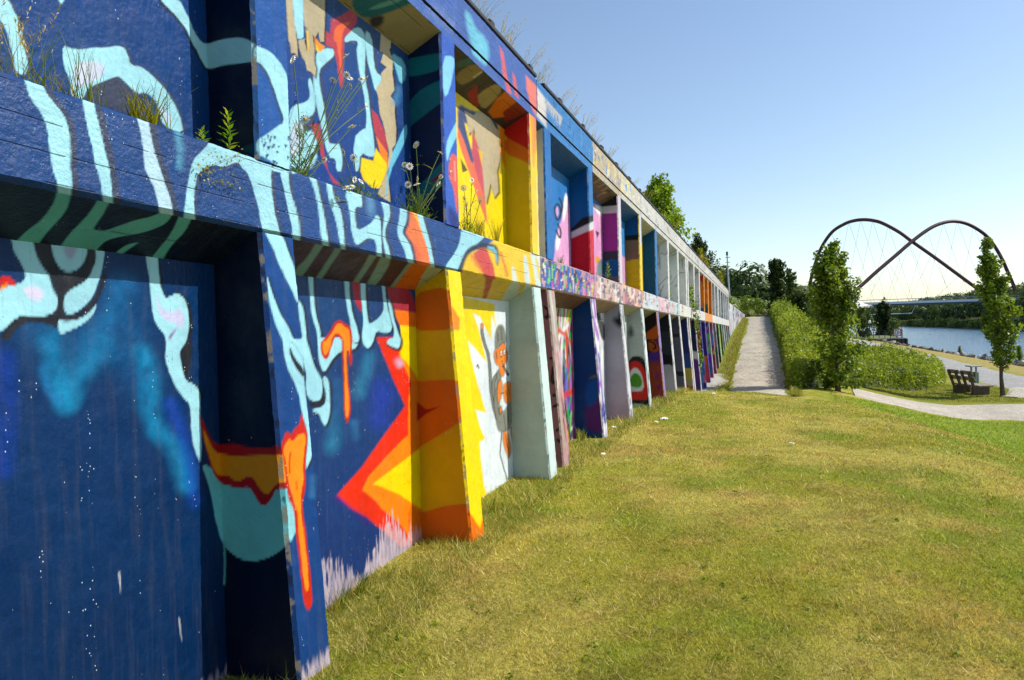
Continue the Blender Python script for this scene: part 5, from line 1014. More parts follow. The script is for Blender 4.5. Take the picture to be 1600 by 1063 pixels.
# ------------------------------------------------------------------ wild plants on the ledges
def ledge_z(y): return Z_LT-SH*y+.006
def top_z(y): return Z_TT-SH*y+.004
def strip(mbv, mbf, mbc, pts_, w, col):
    """a flat tapering blade along pts_"""
    o = len(mbv); n = len(pts_); P = np.asarray(pts_); 
    for i, p in enumerate(P):
        t = P[min(i+1, n-1)]-P[max(i-1, 0)]; s = np.cross(t, [.35, .9, .2]); s /= np.linalg.norm(s)+1e-9; ww = w*(1-(i/(n-1))**1.6)*.5+.0004
        mbv += [p-s*ww, p+s*ww]; mbc += [col, col]
    for i in range(n-1): mbf.append((o+2*i, o+2*i+1, o+2*i+3, o+2*i+2))
class Sprig:
    def __init__(s): s.v = []; s.f = []; s.c = []
    def blade(s, p, q, w, col, droop=.15):
        p, q = np.asarray(p, float), np.asarray(q, float); L = np.linalg.norm(q-p)
        strip(s.v, s.f, s.c, [p, p*.65+q*.35+np.array([0, 0, L*droop*.8]), p*.3+q*.7+np.array([0, 0, L*droop*.9]), q], w, np.asarray(col))
        return s
    def leaf(s, p, d, L, w, col):
        d = np.asarray(d, float); d /= np.linalg.norm(d); b = np.cross(d, [.2, .3, 1]); b /= np.linalg.norm(b)+1e-9; nn = np.cross(b, d); o = len(s.v); p = np.asarray(p, float)
        s.v += [p, p+d*L*.45+b*w*.5+nn*w*.2, p+d*L, p+d*L*.45-b*w*.5+nn*w*.2]; s.c += [np.asarray(col)]*4; s.f.append((o, o+1, o+2, o+3)); return s
    def build(s, name, parent, loc, mat=None):
        me = mesh_np(name, np.array(s.v)-np.array(loc), np.array(s.f), np.array(s.c)); return link(name, me, mat or M_grass, parent)
GRN = [lin(c) for c in ((96, 128, 24), (128, 152, 36), (70, 100, 22), (150, 164, 52))]; STR = [lin(c) for c in ((198, 178, 110), (168, 148, 84), (150, 140, 66))]
def pick(L): return L[random.randrange(len(L))]*random.uniform(.75, 1.2)
def tuft(label, base, h, n, spread, pal, w=.006, group='grass tufts on the ledges', name='grass_tuft', lean=(0, 0), heads=0):
    s = Sprig(); b = np.array(base, float)
    for i in range(n):
        a = random.random()*6.28; p = b+np.array([random.gauss(0, .02), random.gauss(0, .05), -.004]); L = h*random.uniform(.5, 1.05)
        q = p+np.array([math.cos(a)*spread*L*.6+lean[0]*L, math.sin(a)*spread*L+lean[1]*L, L]); s.blade(p, q, w*random.uniform(.7, 1.2), pick(pal), .12)
        if i < heads:
            for j in range(10):
                u = .62+.04*j; c_ = p*(1-u)+q*u+np.array([0, 0, L*.1]); s.leaf(c_, [random.gauss(0, .6), random.gauss(0, .6), .7], .03*h/.4, .006, STR[0]*random.uniform(.7, 1.1))
    o = s.build(name, None, base); o.location = base; tag(o, label, 'grass', group); return o
def lp(x, y, X=-2.46):
    """a spot on the ledge top seen at this photo pixel"""
    p = onx(x, y, X); return (X, float(p[1]), ledge_z(p[1]))
tuft('tall arching green grass tuft on the ledge at the left edge', lp(38, 106), .27, 26, .45, GRN, .007, lean=(.1, .35))
tuft('thin brownish seeding weed at the far left end of the ledge', lp(10, 98), .30, 14, .5, STR+GRN[:2], .004, heads=6)
tuft('dry seeding stalks just right of the tallest grass on the ledge', lp(62, 112), .30, 9, .4, STR, .004, heads=6)
tuft('upright grass blades in front of the pale painted patch on the ledge', lp(128, 142), .27, 24, .3, GRN, .007)
tuft('short straggly weeds between two grass tufts on the left ledge', lp(100, 132), .12, 40, .9, STR+GRN, .006)
tuft('broad yellow-green tuft on the ledge left of the first dark recess', lp(228, 182), .17, 60, .7, [lin((150, 150, 20)), lin((176, 168, 30)), lin((110, 120, 20))], .011, lean=(0, .2))
tuft('tall arching blades behind the yellow-green tuft', lp(238, 178), .27, 14, .5, GRN, .006, lean=(0, .3))
def leafy(label, base, h, n, L, pal, seed, name='leafy_weed', group=None, whorl=True, lean=(0, 0)):
    random.seed(seed); e = empty(name, base); tag(e, label, 'weed', group); b = np.array(base); s = Sprig(); mb = MB(); top = np.array([lean[0]*h, lean[1]*h, h])
    mb.tube([(0, 0, -.01), tuple(top*.5+[.004, .006, 0]), tuple(top)], [.005, .004, .002], 5); mb.build('stem', M_stem, e)
    for i in range(n):
        f = .12+.9*i/n; a = i*2.4; ll = L*(1.05-.45*f)*random.uniform(.8, 1.2); s.leaf(b+top*min(f, 1), [math.cos(a), math.sin(a), .35+.9*f*f], ll, ll*.36, pick(pal))
    s.build('leaves', e, base, M_leaf); return e
M_stem = simple_mat('plant_stem', (.10, .14, .03), .7, bmp=0)
FRESH = [lin((132, 172, 20)), lin((104, 150, 16)), lin((168, 190, 40))]
leafy('upright leafy green weed lit against the first dark recess on the ledge', lp(357, 224), .21, 26, .062, FRESH, 3)
leafy('small leafy weed at the foot of the first dark recess on the ledge', lp(315, 211), .07, 14, .05, FRESH, 4)
leafy('leafy green weed on the ledge before the blue and purple pillar', lp(950, 434), .30, 30, .09, GRN, 5)
leafy('small weed on the white stretch of the far ledge', lp(1046, 471), .32, 20, .12, GRN, 6); leafy('small pale weed on the far white ledge, right of a similar one', lp(1072, 482), .42, 20, .16, GRN, 7)
# daisies
pet = MB()
for i in range(12):
    a = i*math.pi/6; c_, s_ = math.cos(a), math.sin(a); pet.add([(c_*.006, s_*.006, 0), (c_*.018-s_*.0042, s_*.018+c_*.0042, .002), (c_*.026, s_*.026, -.002), (c_*.018+s_*.0042, s_*.018-c_*.0042, .002)], [(0, 1, 2, 3)])
disc = MB()
for lv, (rad, zz) in enumerate(((.0085, .001), (.007, .006), (.003, .009))): disc.v += [(math.cos(k*.785)*rad, math.sin(k*.785)*rad, zz) for k in range(8)]
disc.f = [(l*8+k, l*8+(k+1) % 8, l*8+8+(k+1) % 8, l*8+8+k) for l in (0, 1) for k in range(8)]+[tuple(range(16, 24))]
M_petal = simple_mat('white_petal', (.82, .82, .78), .6, var=.05, bmp=0); M_disc = simple_mat('yellow_disc', (.62, .42, .03), .7, var=.2, bmp=.3)
_pm = [None, None]
def daisy_plant(label, base, flowers, seed, spread=.12, h=.12, nleaf=60):
    random.seed(seed); e = empty('daisy_plant', base); tag(e, label, 'flowers', 'daisies on the ledge'); b = np.array(base); mb = MB(); s = Sprig()
    for (fx_, fy_, fX) in flowers:
        q = onx(fx_, fy_, fX)-b; p0 = np.array([random.gauss(0, .015), random.gauss(0, .04), 0]); m = p0*.5+q*.5+np.array([.01, random.gauss(0, .02), -.03+abs(q[2])*.1])
        P = spline([p0, m, q], 7); mb.tube(P, [.0028]*6+[.0018], 4)
        for j in range(4):
            k = random.randint(0, 5); dd = [random.gauss(0, .6), random.gauss(0, .8), .6]; s.blade(b+P[k], b+P[k]+np.array(dd)*random.uniform(.03, .06), .005, pick(GRN), .1)
        if _pm[0] is None:
            f = pet.build('flower', M_petal, e); d = disc.build('flower_centre', M_disc, f); _pm[0], _pm[1] = f.data, d.data
        else: f = link('flower', _pm[0], None, e); d = link('flower_centre', _pm[1], None, f)
        f.location = q; f.rotation_euler = (random.gauss(-.3, .5), random.gauss(.9, .4), random.random()*6); f.scale = (random.uniform(.85, 1.25),)*3
    for i in range(nleaf):
        a = random.random()*6.28; p = b+np.array([random.gauss(0, .02), random.gauss(0, spread), random.random()**2*h]); L = random.uniform(.03, .08); s.blade(p, p+np.array([math.cos(a)*L*.6, math.sin(a)*L, L*random.uniform(.3, 1)]), .006, pick(GRN[:3]), .1)
    mb.build('stems', M_stem, e); s.build('leaves', e, base, M_leaf); return e
def ex(cx, cy, o, X=-2.36): return (o[0]+cx/3.995, o[1]+cy/3.995, X)
EO, JO, FO = (300, 0), (600, 200), (300, 266)
daisy_plant('large leaning daisy plant with long stems on the ledge beside the first upper pillar', lp(470, 272), [ex(880, 500, EO), ex(965, 470, EO), ex(985, 490, EO), ex(1060, 495, EO), ex(1090, 490, EO), ex(960, 350, EO), ex(630, 370, EO), ex(1000, 790, EO), ex(990, 540, EO), ex(1090, 665, EO), ex(705, 745, EO, -2.4), ex(825, 1000, EO)], 11, .07, .30, 200)
daisy_plant('low cluster of daisies on the ledge below the yellow patch', lp(560, 302), [ex(945, 950, EO), ex(1010, 985, EO), ex(1015, 60, FO), ex(1055, 70, FO), ex(960, 110, FO), ex(905, 180, FO, -2.33), ex(995, 105, FO)], 12, .12, .08, 150)
daisy_plant('daisies with thin upright stems against the second dark recess', lp(650, 330), [ex(200, 105, JO), ex(350, 155, JO), ex(128, 230, JO), ex(160, 240, JO), ex(355, 305, JO), ex(208, 318, JO), ex(205, 352, JO), ex(150, 355, JO), ex(340, 350, JO), ex(410, 275, JO), ex(410, 205, JO)], 13, .13, .15, 200)
daisy_plant('few daisies and dry stalks before the yellow bay of the upper tier', lp(728, 360), [ex(550, 325, JO), ex(575, 398, JO), ex(500, 440, JO), ex(600, 455, JO), ex(497, 375, JO), ex(515, 480, JO)], 14, .12, .10, 110)
tuft('dry grass on the ledge in front of the yellow bay', lp(748, 370), .22, 46, .5, STR+GRN[:2], .005, heads=6); tuft('dry grass at the right end of the yellow bay on the ledge', lp(775, 382), .24, 36, .5, STR+GRN[:2], .005, heads=6)
tuft('brown weeds in the white joint of the upper tier', lp(852, 408), .14, 40, .6, STR, .008); tuft('thin grass at the foot of the pink figure on the ledge', lp(876, 413), .14, 22, .6, STR+GRN, .006)
# creeper hanging over the front of the ledge
def vine(label, path, w, n, ls, pal, seed, name='hanging_creeper'):
    random.seed(seed); base = path[0]; e = empty(name, tuple(base)); tag(e, label, 'creeper'); P = spline(path, 24); mb = MB(); mb.tube(P-np.array(base), [ls*.06]*24, 4); mb.build('stem', M_stem, e); s = Sprig()
    for i in range(n):
        p = P[random.randrange(24)]+np.array([abs(random.gauss(0, w*.4)), random.gauss(0, w), random.gauss(0, w)]); s.leaf(p, [random.uniform(.2, 1), random.gauss(0, .7), random.gauss(-.2, .7)], ls*random.uniform(.6, 1.2), ls*.6, pick(pal))
    s.build('leaves', e, base, M_leaf)
y0 = 25.6; vine('green creeper spilling over the ledge where the white upper bays end', [(-2.42, y0, ledge_z(y0)+.55), (-2.40, y0+.1, ledge_z(y0)+.3), (-2.33, y0+.15, ledge_z(y0)), (-2.31, y0+.3, .15), (-2.28, y0+.6, -.3), (-2.22, y0+.8, -.9), (-2.2, y0+.9, -1.3)], .11, 210, .14, GRN[:3], 21)
y0 = float(onx(318, 290, XF)[1]); vine('small yellow-green creeper clinging to the front of the ledge below the first recess', [(XF+.01, y0+.25, ledge_z(y0)-.02), (XF+.016, y0+.05, .77), (XF+.016, y0-.02, .72), (XF+.018, y0+.12, .69), (XF+.018, y0+.22, .72)], .022, 90, .016, [lin((150, 150, 40)), lin((176, 168, 70))], 22)
# dry grasses and weeds along the coping
random.seed(5)
spots = [6.05, 6.4, 6.75, 7.25, 7.5, 8.15, 8.5, 8.75, 9.5, 10.0, 10.9, 11.6, 12.6, 13.8, 15.0, 16.9, 19.5, 22.0]
lab = ['first', 'second', 'third', 'fourth', 'fifth', 'sixth', 'seventh', 'eighth', 'ninth', 'tenth', 'eleventh', 'twelfth', 'thirteenth', 'fourteenth', 'fifteenth', 'sixteenth', 'seventeenth', 'eighteenth']
for i, yy in enumerate(spots):
    X = -2.5; tuft('wispy dry seeding grass on top of the wall, %s tuft from the left' % lab[i], (X, yy, top_z(yy)), random.uniform(.28, .44), random.randint(9, 16), .6, STR, .0045, 'dry grasses on the coping', 'coping_grass', (.3, .55), heads=9)
for (yy, h, lb_) in ((27.5, .3, 'low green weeds on the coping behind the white upper bays'), (33, .7, 'bushy pale weeds on the coping before the small dark tree'), (36, .6, 'yellowish weeds on the far coping'), (47, .8, 'green weeds at the far end of the coping')):
    leafy(lb_, (-2.6, yy, top_z(yy)), h, 60, h*.45, GRN+STR, int(yy), 'coping_weed')
# weeds and a dead twig at the foot of the first pillar
def gp(x, y):
    p = onz(x, y, -1.7)
    for _ in range(12): p = onz(x, y, float(H(np.array([p[0]]), np.array([p[1]]))[0]))
    return p
for (px_, py_, h, lb_, sd) in ((478, 1024, .15, 'feathery green weed at the foot of the first blue pillar', 31), (494, 1026, .19, 'taller feathery weed at the right corner of the first blue pillar', 32)):
    p = gp(px_, py_); random.seed(sd); e = empty('feathery_weed', tuple(p)); tag(e, lb_, 'weed'); mb = MB(); s = Sprig()
    for i in range(9):
        t_ = np.array([random.gauss(0, .05), random.gauss(0, .05), h*random.uniform(.6, 1.1)]); mb.tube([(0, 0, -.02), tuple(t_*.5), tuple(t_)], [.003, .002, .001], 4)
        for j in range(16): u = random.uniform(.2, 1); s.leaf(p+t_*u, [random.gauss(0, 1), random.gauss(0, 1), .5], .028, .010, pick(GRN))
    mb.build('stems', M_stem, e); s.build('leaves', e, tuple(p), M_leaf)
p = gp(352, 1056); mb = MB(); mb.tube([(0, 0, .0), (.05, .05, .018), (.10, .13, .022), (.13, .17, .03)], [.006, .005, .004, .002], 5); mb.tube([(.05, .05, .018), (.10, .06, .03)], [.004, .002], 4)
o = mb.build('fallen_twig', simple_mat('dead_wood', (.55, .47, .36), .8)); o.location = p+np.array([0, 0, .012]); tag(o, 'pale dead twig lying in the grass by the first recess', 'twig')
rg = np.random.default_rng(44); 
for (px_, py_, h, lb_) in ((530, 950, .16, 'long dry grass clump at the foot of the second bay beside the blue pillar'), (563, 925, .15, 'green and straw grass clump under the pink scraped paint'), (765, 800, .17, 'tall grass clump at the corner of the yellow pillar'), (690, 828, .12, 'grass clump in front of the yellow pillar foot'), (905, 690, .22, 'tall dry grass clump where the pink pillar meets the lawn'), (935, 672, .28, 'arching grass clump before the blue and purple pillar'), (440, 1035, .10, 'dark grass clump in the shade of the first recess')):
    p = gp(px_, py_); tuft(lb_, tuple(p+np.array([.02, 0, -.01])), h, 60, .6, GRN[:3]+STR[:2], .005, 'grass clumps at the wall foot', 'grass_clump')

# ------------------------------------------------------------------ litter on the lawn
lit = [(943, 714, .06, 'white scrap of paper on the lawn nearest the white and pink pillars'), (1237, 697, .055, 'white scrap of paper in the middle of the lawn, right of the wall'), (1115, 618, .11, 'crumpled white paper at the crest of the lawn below the path'), (1038, 658, .10, 'larger white scrap before the red-edged pillar'), (1026, 663, .07, 'small flat white scrap left of a larger one near the wall'), (960, 671, .06, 'pale scrap lying at the foot of the blue and purple pillar')]
for i, (px_, py_, s_, lb_) in enumerate(lit):
    p = gp(px_, py_); r_ = np.random.default_rng(100+i); g = 7; u, v = np.meshgrid(np.linspace(-.5, .5, g), np.linspace(-.5, .5, g), indexing='ij'); cut = 1-.25*r_.random((g, g))
    V = np.stack([u*s_*cut*1.3, v*s_*cut, .02+.55*s_*(r_.random((g, g))-.25)*(1-(u*u+v*v)*1.4)], -1).reshape(-1, 3)
    o = link('paper_scrap', mesh_np('paper_scrap', V, grid_faces(g, g)), M_paper); o.location = p+np.array([0, 0, .012]); o.rotation_euler = (0, 0, r_.random()*6); tag(o, lb_, 'litter', 'paper scraps on the lawn')
p = gp(921, 677); mb = MB(); mb.box((-.22, -.3, -.04), (.22, .3, .035), .012); o = mb.build('concrete_slab', M_conc); o.location = p; o.rotation_euler = (.03, .02, .2); tag(o, 'flat weathered concrete slab half sunk in grass by the purple pillar', 'slab')

# ------------------------------------------------------------------ bench, bin, cobbles
bx, by = 8.75, 39.6; bz = float(H(np.array([bx]), np.array([by]))[0]); ang = math.atan2(.3, .95)
bench = empty('timber_bench', (bx, by, bz), ang); tag(bench, 'heavy dark timber bench with two separate backrests, facing the canal beside the slender tree', 'bench')
for yy in (-.72, .72):
    mb = MB(); mb.box((-.42, yy-.11, -.05), (.30, yy+.11, .36), .02); mb.build('support_block', M_wood_old, bench)
M_plank = simple_mat('greyed_seat_plank', (.30, .25, .20), .8, var=.35, scale=16, bmp=.4)
for k in range(3): mb = MB(); mb.box((-.28+.22*k, -1.0, .365), (-.085+.22*k, 1.0, .44), .012); mb.build('seat_plank', M_plank, bench)
for c0 in (-.52, .52):
    for s_ in (-.28, .28):
        mb = MB(); mb.box((-.05, c0+s_-.05, 0), (.05, c0+s_+.05, 1.0), .012, Matrix.Translation((-.30, 0, .12)) @ Matrix.Rotation(math.radians(-20), 4, 'Y')); mb.build('back_post', M_wood_old, bench)
    for zz in (.52, .80):
        mb = MB(); mb.box((.052, c0-.44, zz), (.095, c0+.44, zz+.2), .012, Matrix.Translation((-.30, 0, .12)) @ Matrix.Rotation(math.radians(-20), 4, 'Y')); mb.build('back_board', M_plank, bench)
M_green = simple_mat('green_bin_paint', (.02, .13, .08), .45, var=.2); M_greyp = simple_mat('bin_hood_steel', (.30, .30, .30), .5, .3, var=.2)
hx, hy = 9.35, 42.0; hz_ = float(H(np.array([hx]), np.array([hy]))[0]); binn = empty('waste_bin', (hx, hy, hz_), .2); tag(binn, 'green litter bin with flat grey hood behind the timber bench', 'bin')
mb = MB(); n = 14
prof = [(.0, .30), (.20, .30), (.215, .34), (.215, .80), (.225, .83), (.20, .84), (.19, .80), (.19, .36), (0, .36)]
for (rd, zz) in prof: mb.v += [(rd*math.cos(6.2832*k/n), rd*math.sin(6.2832*k/n), zz) for k in range(n)]
for l in range(len(prof)-1): mb.f += [(l*n+k, l*n+(k+1) % n, l*n+n+(k+1) % n, l*n+n+k) for k in range(n)]
mb.build('body', M_green, binn, True); mb = MB(); mb.box((-.04, -.27, -.1), (.04, -.22, 1.12), .006); mb.box((-.04, .22, -.1), (.04, .27, 1.12), .006); mb.box((-.035, -.225, .55), (.035, .225, .58), 0); mb.build('post', M_greyp, binn); mb = MB(); mb.box((-.27, -.30, 1.10), (.27, .30, 1.16), .02); mb.build('hood', M_greyp, binn)
drape('cobbled_patch', [(9.7, 37.7, .55), (10.6, 38.6, .9), (11.3, 40.5, 1.0), (11.6, 42.5, .7)], 30, 7, gravel_mat('cobbles', (.34, .31, .24), (.5, .46, .38), 9), .035, .1, 3)

# ------------------------------------------------------------------ riprap along the canal
rip = empty('riprap_bank', (19.3, 60, -4.4)); tag(rip, 'row of rough grey and pale boulders along the near edge of the canal', 'boulders')
M_stone = [simple_mat('boulder_dark', (.13, .12, .11), .9, var=.4, scale=3, bmp=.6), simple_mat('boulder_mid', (.24, .22, .20), .9, var=.35, scale=3, bmp=.6), simple_mat('boulder_pale', (.46, .42, .36), .9, var=.3, scale=3, bmp=.6)]
sm = []
for k in range(6):
    bm = bmesh.new(); bmesh.ops.create_icosphere(bm, subdivisions=2, radius=.5); rs = np.random.default_rng(k); dirs = unit(9, rs)
    for v in bm.verts:
        c_ = np.array(v.co); 
        for d in dirs:
            e_ = c_ @ d-.33
            if e_ > 0: c_ = c_-d*e_
        v.co = Vector(c_*np.array([1.15, 1.0, .75]))
    me = bpy.data.meshes.new('stone'); bm.to_mesh(me); bm.free(); me.materials.append(M_stone[[0, 1, 0, 1, 2, 0][k]]); sm.append(me)
rs = np.random.default_rng(6)
for k in range(190):
    yy = 56+(k/190)**1.25*110; row = k % 2; xx = 18.7+row*.75+rs.normal()*.18; o = bpy.data.objects.new('stone', sm[rs.integers(6)]); C.objects.link(o); o.parent = rip; s_ = .42+.6*rs.random()
    o.location = (xx-19.3, yy-60, (-3.95 if row == 0 else -4.5)+4.4+.1*rs.normal()); o.scale = (s_, s_*1.1, s_*.9); o.rotation_euler = tuple(rs.normal(size=3)*.5)
for (xx, yy, h, lb_, sd) in ((19.0, 71, 1.5, 'upright leafy shrub growing among the canal boulders', 41), (19.2, 67.5, .9, 'low rounded shrub among the canal boulders beside a taller one', 42), (19.2, 92, .9, 'low green bush by the canal boulders next to the shrub bed', 43), (19.2, 62, .8, 'low weedy shrub on the boulders right of the slender tree', 44)):
    leafy(lb_, (xx, yy, -4.1), h, 120, h*.36, [lin((84, 108, 40)), lin((120, 140, 60))], sd, 'waterside_shrub')

# ------------------------------------------------------------------ landing stage
M_pile = simple_mat('rusty_sheet_pile', (.10, .065, .045), .8, .2, var=.4, scale=2); M_rail = simple_mat('rail_steel', (.05, .05, .055), .5, .5)
st = empty('landing_stage', (20, 152, -4.6)); tag(st, 'grassy canal landing stage with rusty sheet-pile wall and dark railing', 'landing stage')
L0, L1, Y0, Y1 = 16.4, 23.0, 150.0, 185.0
mb = MB()
xs = np.arange(L0, L1, .3)
for i, xx in enumerate(xs):
    d = 0 if i % 2 else .22; mb.box((xx, Y0-d, -6.0), (xx+.3, Y0+.2-d*.2, -3.62), 0)
mb.v = [(p[0]-20, p[1]-152, p[2]+4.6) for p in mb.v]; mb.build('sheet_piles', M_pile, st)
mb = MB(); mb.box((L1-.1-20, Y0-152, -6+4.6), (L1+.1-20, Y1-152, -3.62+4.6)); mb.build('side_wall', M_pile, st)
mb = MB(); mb.box((L0-20, Y0-.3-152, -3.615+4.6), (L1+.15-20, Y0+.3-152, -3.45+4.6), .03); mb.build('capping_beam', M_conc, st)
mb = MB(); mb.box((L0-1-20, Y0+.32-152, -3.9+4.6), (L1-.12-20, Y1-152, -3.42+4.6)); mb.build('turf_top', simple_mat('landing_turf', (.12, .15, .03), .95, var=.4, scale=2), st)
for i in range(10):
    xx = 14.2+i*.93; mb = MB(); mb.tube([(xx-20, Y0+.8-152, .9), (xx-20, Y0+.8-152, 2.6)], .06, 6); mb.build('rail_post', M_rail, st)
for zz in (1.85, 2.2, 2.55): mb = MB(); mb.tube([(14.2-20, Y0+.8-152, zz), (22.6-20, Y0+.8-152, zz)], .035, 5); mb.build('rail', M_rail, st)
mb = MB(); mb.tube([(22.4-20, Y0+.6-152, .9), (22.4-20, Y0+.6-152, 3.0)], .05, 6); mb.build('rail_post', M_rail, st)
# waterway sign
sg = empty('waterway_sign', (21.7, Y0+.2, -3.45)); tag(sg, 'white waterway sign with red border and black mark on the landing stage', 'sign')
M_w = simple_mat('sign_white', (.8, .8, .78), .5, var=.03, bmp=0); M_r = simple_mat('sign_red', (.55, .03, .03), .5, var=.05, bmp=0); M_k = simple_mat('sign_black', (.02, .02, .02), .5, bmp=0)
mb = MB(); mb.tube([(0, .06, 0), (0, .06, 1.5)], .05, 6); mb.build('post', M_rail, sg); mb = MB(); mb.box((-.62, -.02, .3), (.62, .02, 1.6), .02); mb.build('border', M_r, sg); mb = MB(); mb.box((-.48, -.035, .44), (.48, -.022, 1.46)); mb.build('face', M_w, sg)
mb = MB(); mb.tube(spline([(-.3, -.04, .62), (-.3, -.04, 1.28), (-.05, -.04, 1.28), (.02, -.04, .95), (-.05, -.04, .62), (-.3, -.04, .62)], 26), .05, 4); mb.tube([(.12, -.04, 1.2), (.34, -.04, .95), (.12, -.04, .7)], .05, 4); mb.build('mark', M_k, sg)
# lamp-like white buoy post on the railing
lpz = empty('marker_post', (17.3, Y0+.6, -3.5)); tag(lpz, 'thin post with white ball on the landing stage left of the dark tree', 'post'); mb = MB(); mb.tube([(0, 0, 0), (0, 0, 2.9)], .05, 6); mb.build('pole', M_rail, lpz)
bm = bmesh.new(); bmesh.ops.create_uvsphere(bm, u_segments=12, v_segments=8, radius=.24); me = bpy.data.meshes.new('ball'); bm.to_mesh(me); bm.free(); o = link('ball', me, M_w, lpz); o.location = (0, 0, 3.0); o.scale = (1, 1, 1.25)
# white tensile canopy behind the young tree
cp = empty('tensile_canopy', (16.4, 166, -3.4)); tag(cp, 'white pointed tent canopy on slanting poles half hidden by the bushy tree', 'canopy')
n = 10; V = []; 
for i in range(n+1):
    for j in range(n+1):
        u, v = i/n*2-1, j/n*2-1; h_ = 5.9+1.9*max(0, 1-max(abs(u), abs(v)))**1.5+.25*(u*u*v*v); V.append((u*3.3*(1-.12*(1-v*v)), v*3.3*(1-.12*(1-u*u)), h_))
link('membrane', mesh_np('membrane', np.array(V), grid_faces(n+1, n+1), None, True), simple_mat('white_membrane', (.8, .8, .78), .5, var=.03, bmp=0), cp)
for (u, v) in ((-1, -1), (1, -1), (1, 1), (-1, 1)): mb = MB(); mb.tube([(u*2.0, v*2.0, 0), (u*3.3, v*3.3, 6.15)], .08, 6); mb.build('pole', M_rail, cp)

# ------------------------------------------------------------------ double arch bridge
M_arch = simple_mat('oxide_red_steel', (.085, .028, .03), .55, .1, var=.25, scale=.3, bmp=0); M_deck = simple_mat('bridge_deck_steel', (.09, .10, .11), .6, .2, var=.2, scale=.2, bmp=0); M_par = simple_mat('pale_parapet', (.8, .8, .78), .5, var=.1, scale=.3, bmp=0); M_cab = simple_mat('hanger_steel', (.30, .31, .33), .5, .3, bmp=0)
br = empty('arch_bridge', (45, 300, -4.6)); tag(br, 'foot bridge with two crossing dark red steel arches and thin hangers over the canal', 'bridge'); BO = np.array([45, 300, -4.6])
def archpts(px, ya, yb):
    x0, x1 = px[0][0], px[-1][0]; return np.array([ony(a, b, ya+(yb-ya)*(a-x0)/(x1-x0)) for a, b in px])
A_ = archpts([(1258, 478), (1264, 450), (1272, 418), (1283, 388), (1300, 363), (1320, 350), (1335, 345), (1350, 343.5), (1365, 345), (1380, 349.5), (1405, 363), (1425, 377.5), (1460, 402), (1490, 424), (1520, 446), (1548, 466), (1566, 480)], 322, 282)
B_ = archpts([(1298, 484), (1318, 468), (1345, 447), (1370, 424.5), (1400, 399), (1425, 377.5), (1450, 359), (1470, 349.5), (1490, 346), (1510, 349.5), (1530, 360), (1546, 374), (1562, 398), (1576, 428), (1586, 452), (1592, 470), (1596, 482)], 282, 322)
arcs = []
for P in (A_, B_):
    Q = spline(P, 90); arcs.append(Q); mb = MB(); mb.tube(Q-BO, .62, 10); mb.build('arch', M_arch, br, True)
zd = float(ony(1450, 471, 300)[2]); xa, xb = float(ony(1337, 475, 300)[0])-10, float(ony(1592, 468, 300)[0])+6
mb = MB(); mb.box((xa-45, -2.0, zd-1.1+4.6), (xb-45, 2.0, zd-.15+4.6), .05); mb.build('deck', M_deck, br)
for yy in (-2.15, 2.05):
    mb = MB(); mb.box((xa-45, yy, zd-.55+4.6), (xb-45, yy+.1, zd+.25+4.6)); mb.build('parapet_edge', M_par, br); mb = MB(); mb.tube([(xa-45, yy+.05, zd+1.1+4.6), (xb-45, yy+.05, zd+1.1+4.6)], .06, 5)
    for xx in np.arange(xa, xb, 2.5): mb.tube([(xx-45, yy+.05, zd+.1+4.6), (xx-45, yy+.05, zd+1.1+4.6)], .03, 4)
    mb.build('handrail', M_cab, br)
mb = MB(); mb.tube([(xa-45, 1.0, zd-4.2+4.6), (xa-45+28, 1.0, zd-4.0+4.6)], .14, 6)
for xx in np.arange(xa, xa+28, 7): mb.tube([(xx-45, 1.0, zd-4.2+4.6), (xx-45+1.5, 1, zd-1.1+4.6)], .1, 5)
mb.build('under_walkway', M_par, br)
for xx in (xa+1, xb-3): mb = MB(); mb.box((xx-3-45, -3, -1), (xx+3-45, 3, zd-1.12+4.6), .1); mb.build('abutment', M_conc, br)
for Q in arcs:
    top = [q for q in Q if q[2] > zd+5]; 
    for k in np.linspace(3, len(top)-4, 10):
        q = top[int(k)]
        for dx in (-7.0, 7.0):
            xx = q[0]+dx
            if xa < xx < xb: mb = MB(); mb.tube([tuple(q-BO), (xx-45, (1.9 if q[1] > 300 else -1.9), zd+4.6)], .042, 4); mb.build('hanger', M_cab, br)
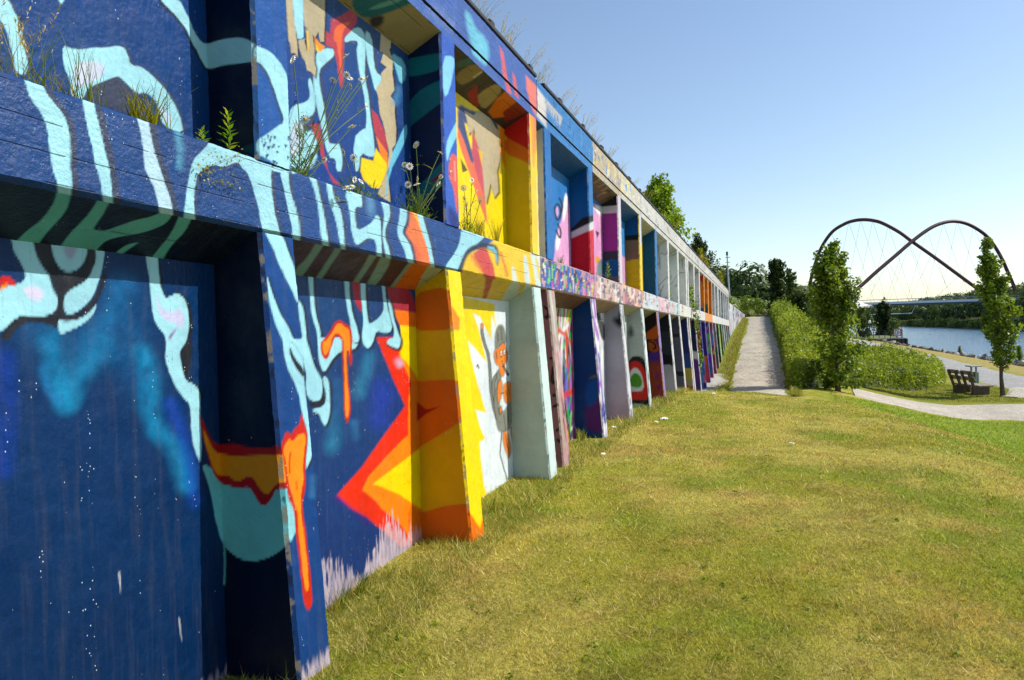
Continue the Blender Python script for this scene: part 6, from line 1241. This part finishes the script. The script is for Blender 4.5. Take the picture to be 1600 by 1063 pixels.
# ------------------------------------------------------------------ mast, pylon, block at the path end
ms = empty('antenna_mast', (-5.6, 128, 2.0)); tag(ms, 'thin pale leaning mast beyond the end of the wall', 'mast'); mb = MB(); mb.tube([(0, 0, -2), (-.35, 0, 9.2)], [.17, .10], 8); mb.build('pole', simple_mat('galvanised', (.5, .52, .55), .5, .4, bmp=0), ms)
mb = MB()
for zz in (5.6, 6.3, 7.0, 7.7, 8.5): mb.tube([(-.6+.0, 0, zz), (.1, 0, zz)], .05, 5)
mb.box((-.5, -.12, 8.8), (-.2, .12, 9.4)); mb.build('antenna', M_rail, ms)
py = empty('power_pylon', (-4.0, 700, 0)); tag(py, 'faint grey lattice power pylon on the horizon behind the hill wood', 'pylon'); mb = MB()
zs = [0, 14, 28, 40, 50]; ws_ = [5, 3.6, 2.2, 1.3, .2]
for sx in (-1, 1):
    for sy in (-1, 1): mb.tube([(sx*w, sy*w, z_) for w, z_ in zip(ws_, zs)], .22, 4)
for a in range(4):
    for s_ in (-1, 1): mb.tube([(-ws_[a]*s_, -ws_[a], zs[a]), (ws_[a+1]*s_, -ws_[a+1], zs[a+1])], .14, 4)
mb.build('lattice_tower', M_pyl if 'M_pyl' in globals() else simple_mat('pylon_steel', (.45, .5, .55), .6, .2, bmp=0), py); mb = MB()
for z_, w in ((37, 9), (44, 6)): mb.tube([(-w, 0, z_), (w, 0, z_)], .25, 4); mb.tube([(-w, 0, z_), (0, 0, z_+3)], .12, 4); mb.tube([(w, 0, z_), (0, 0, z_+3)], .12, 4)
mb.build('cross_arm', py.children[0].data.materials[0], py)
bp_ = gpos(-2.3, 86); mb = MB(); mb.box((-.6, -.35, -.1), (.6, .35, .62), .05); o = mb.build('concrete_block', simple_mat('dark_block', (.10, .08, .08), .9)); o.location = bp_; tag(o, 'dark squat block at the end of the wall where the path stops', 'block')
for (xx, yy, s_, lb_) in ((-.9, 87.2, .5, 'pale boulder right of the dark block at the path end'), (-.1, 85.5, .42, 'low boulder in the grass at the path end'), (.55, 85.0, .36, 'small boulder before the tall dark columnar tree')):
    o = bpy.data.objects.new('boulder', sm[4]); C.objects.link(o); o.location = Vector(gpos(xx, yy))+Vector((0, 0, .15)); o.scale = (s_*1.5, s_*1.3, s_*1.4); tag(o, lb_, 'boulder', 'boulders at the path end')
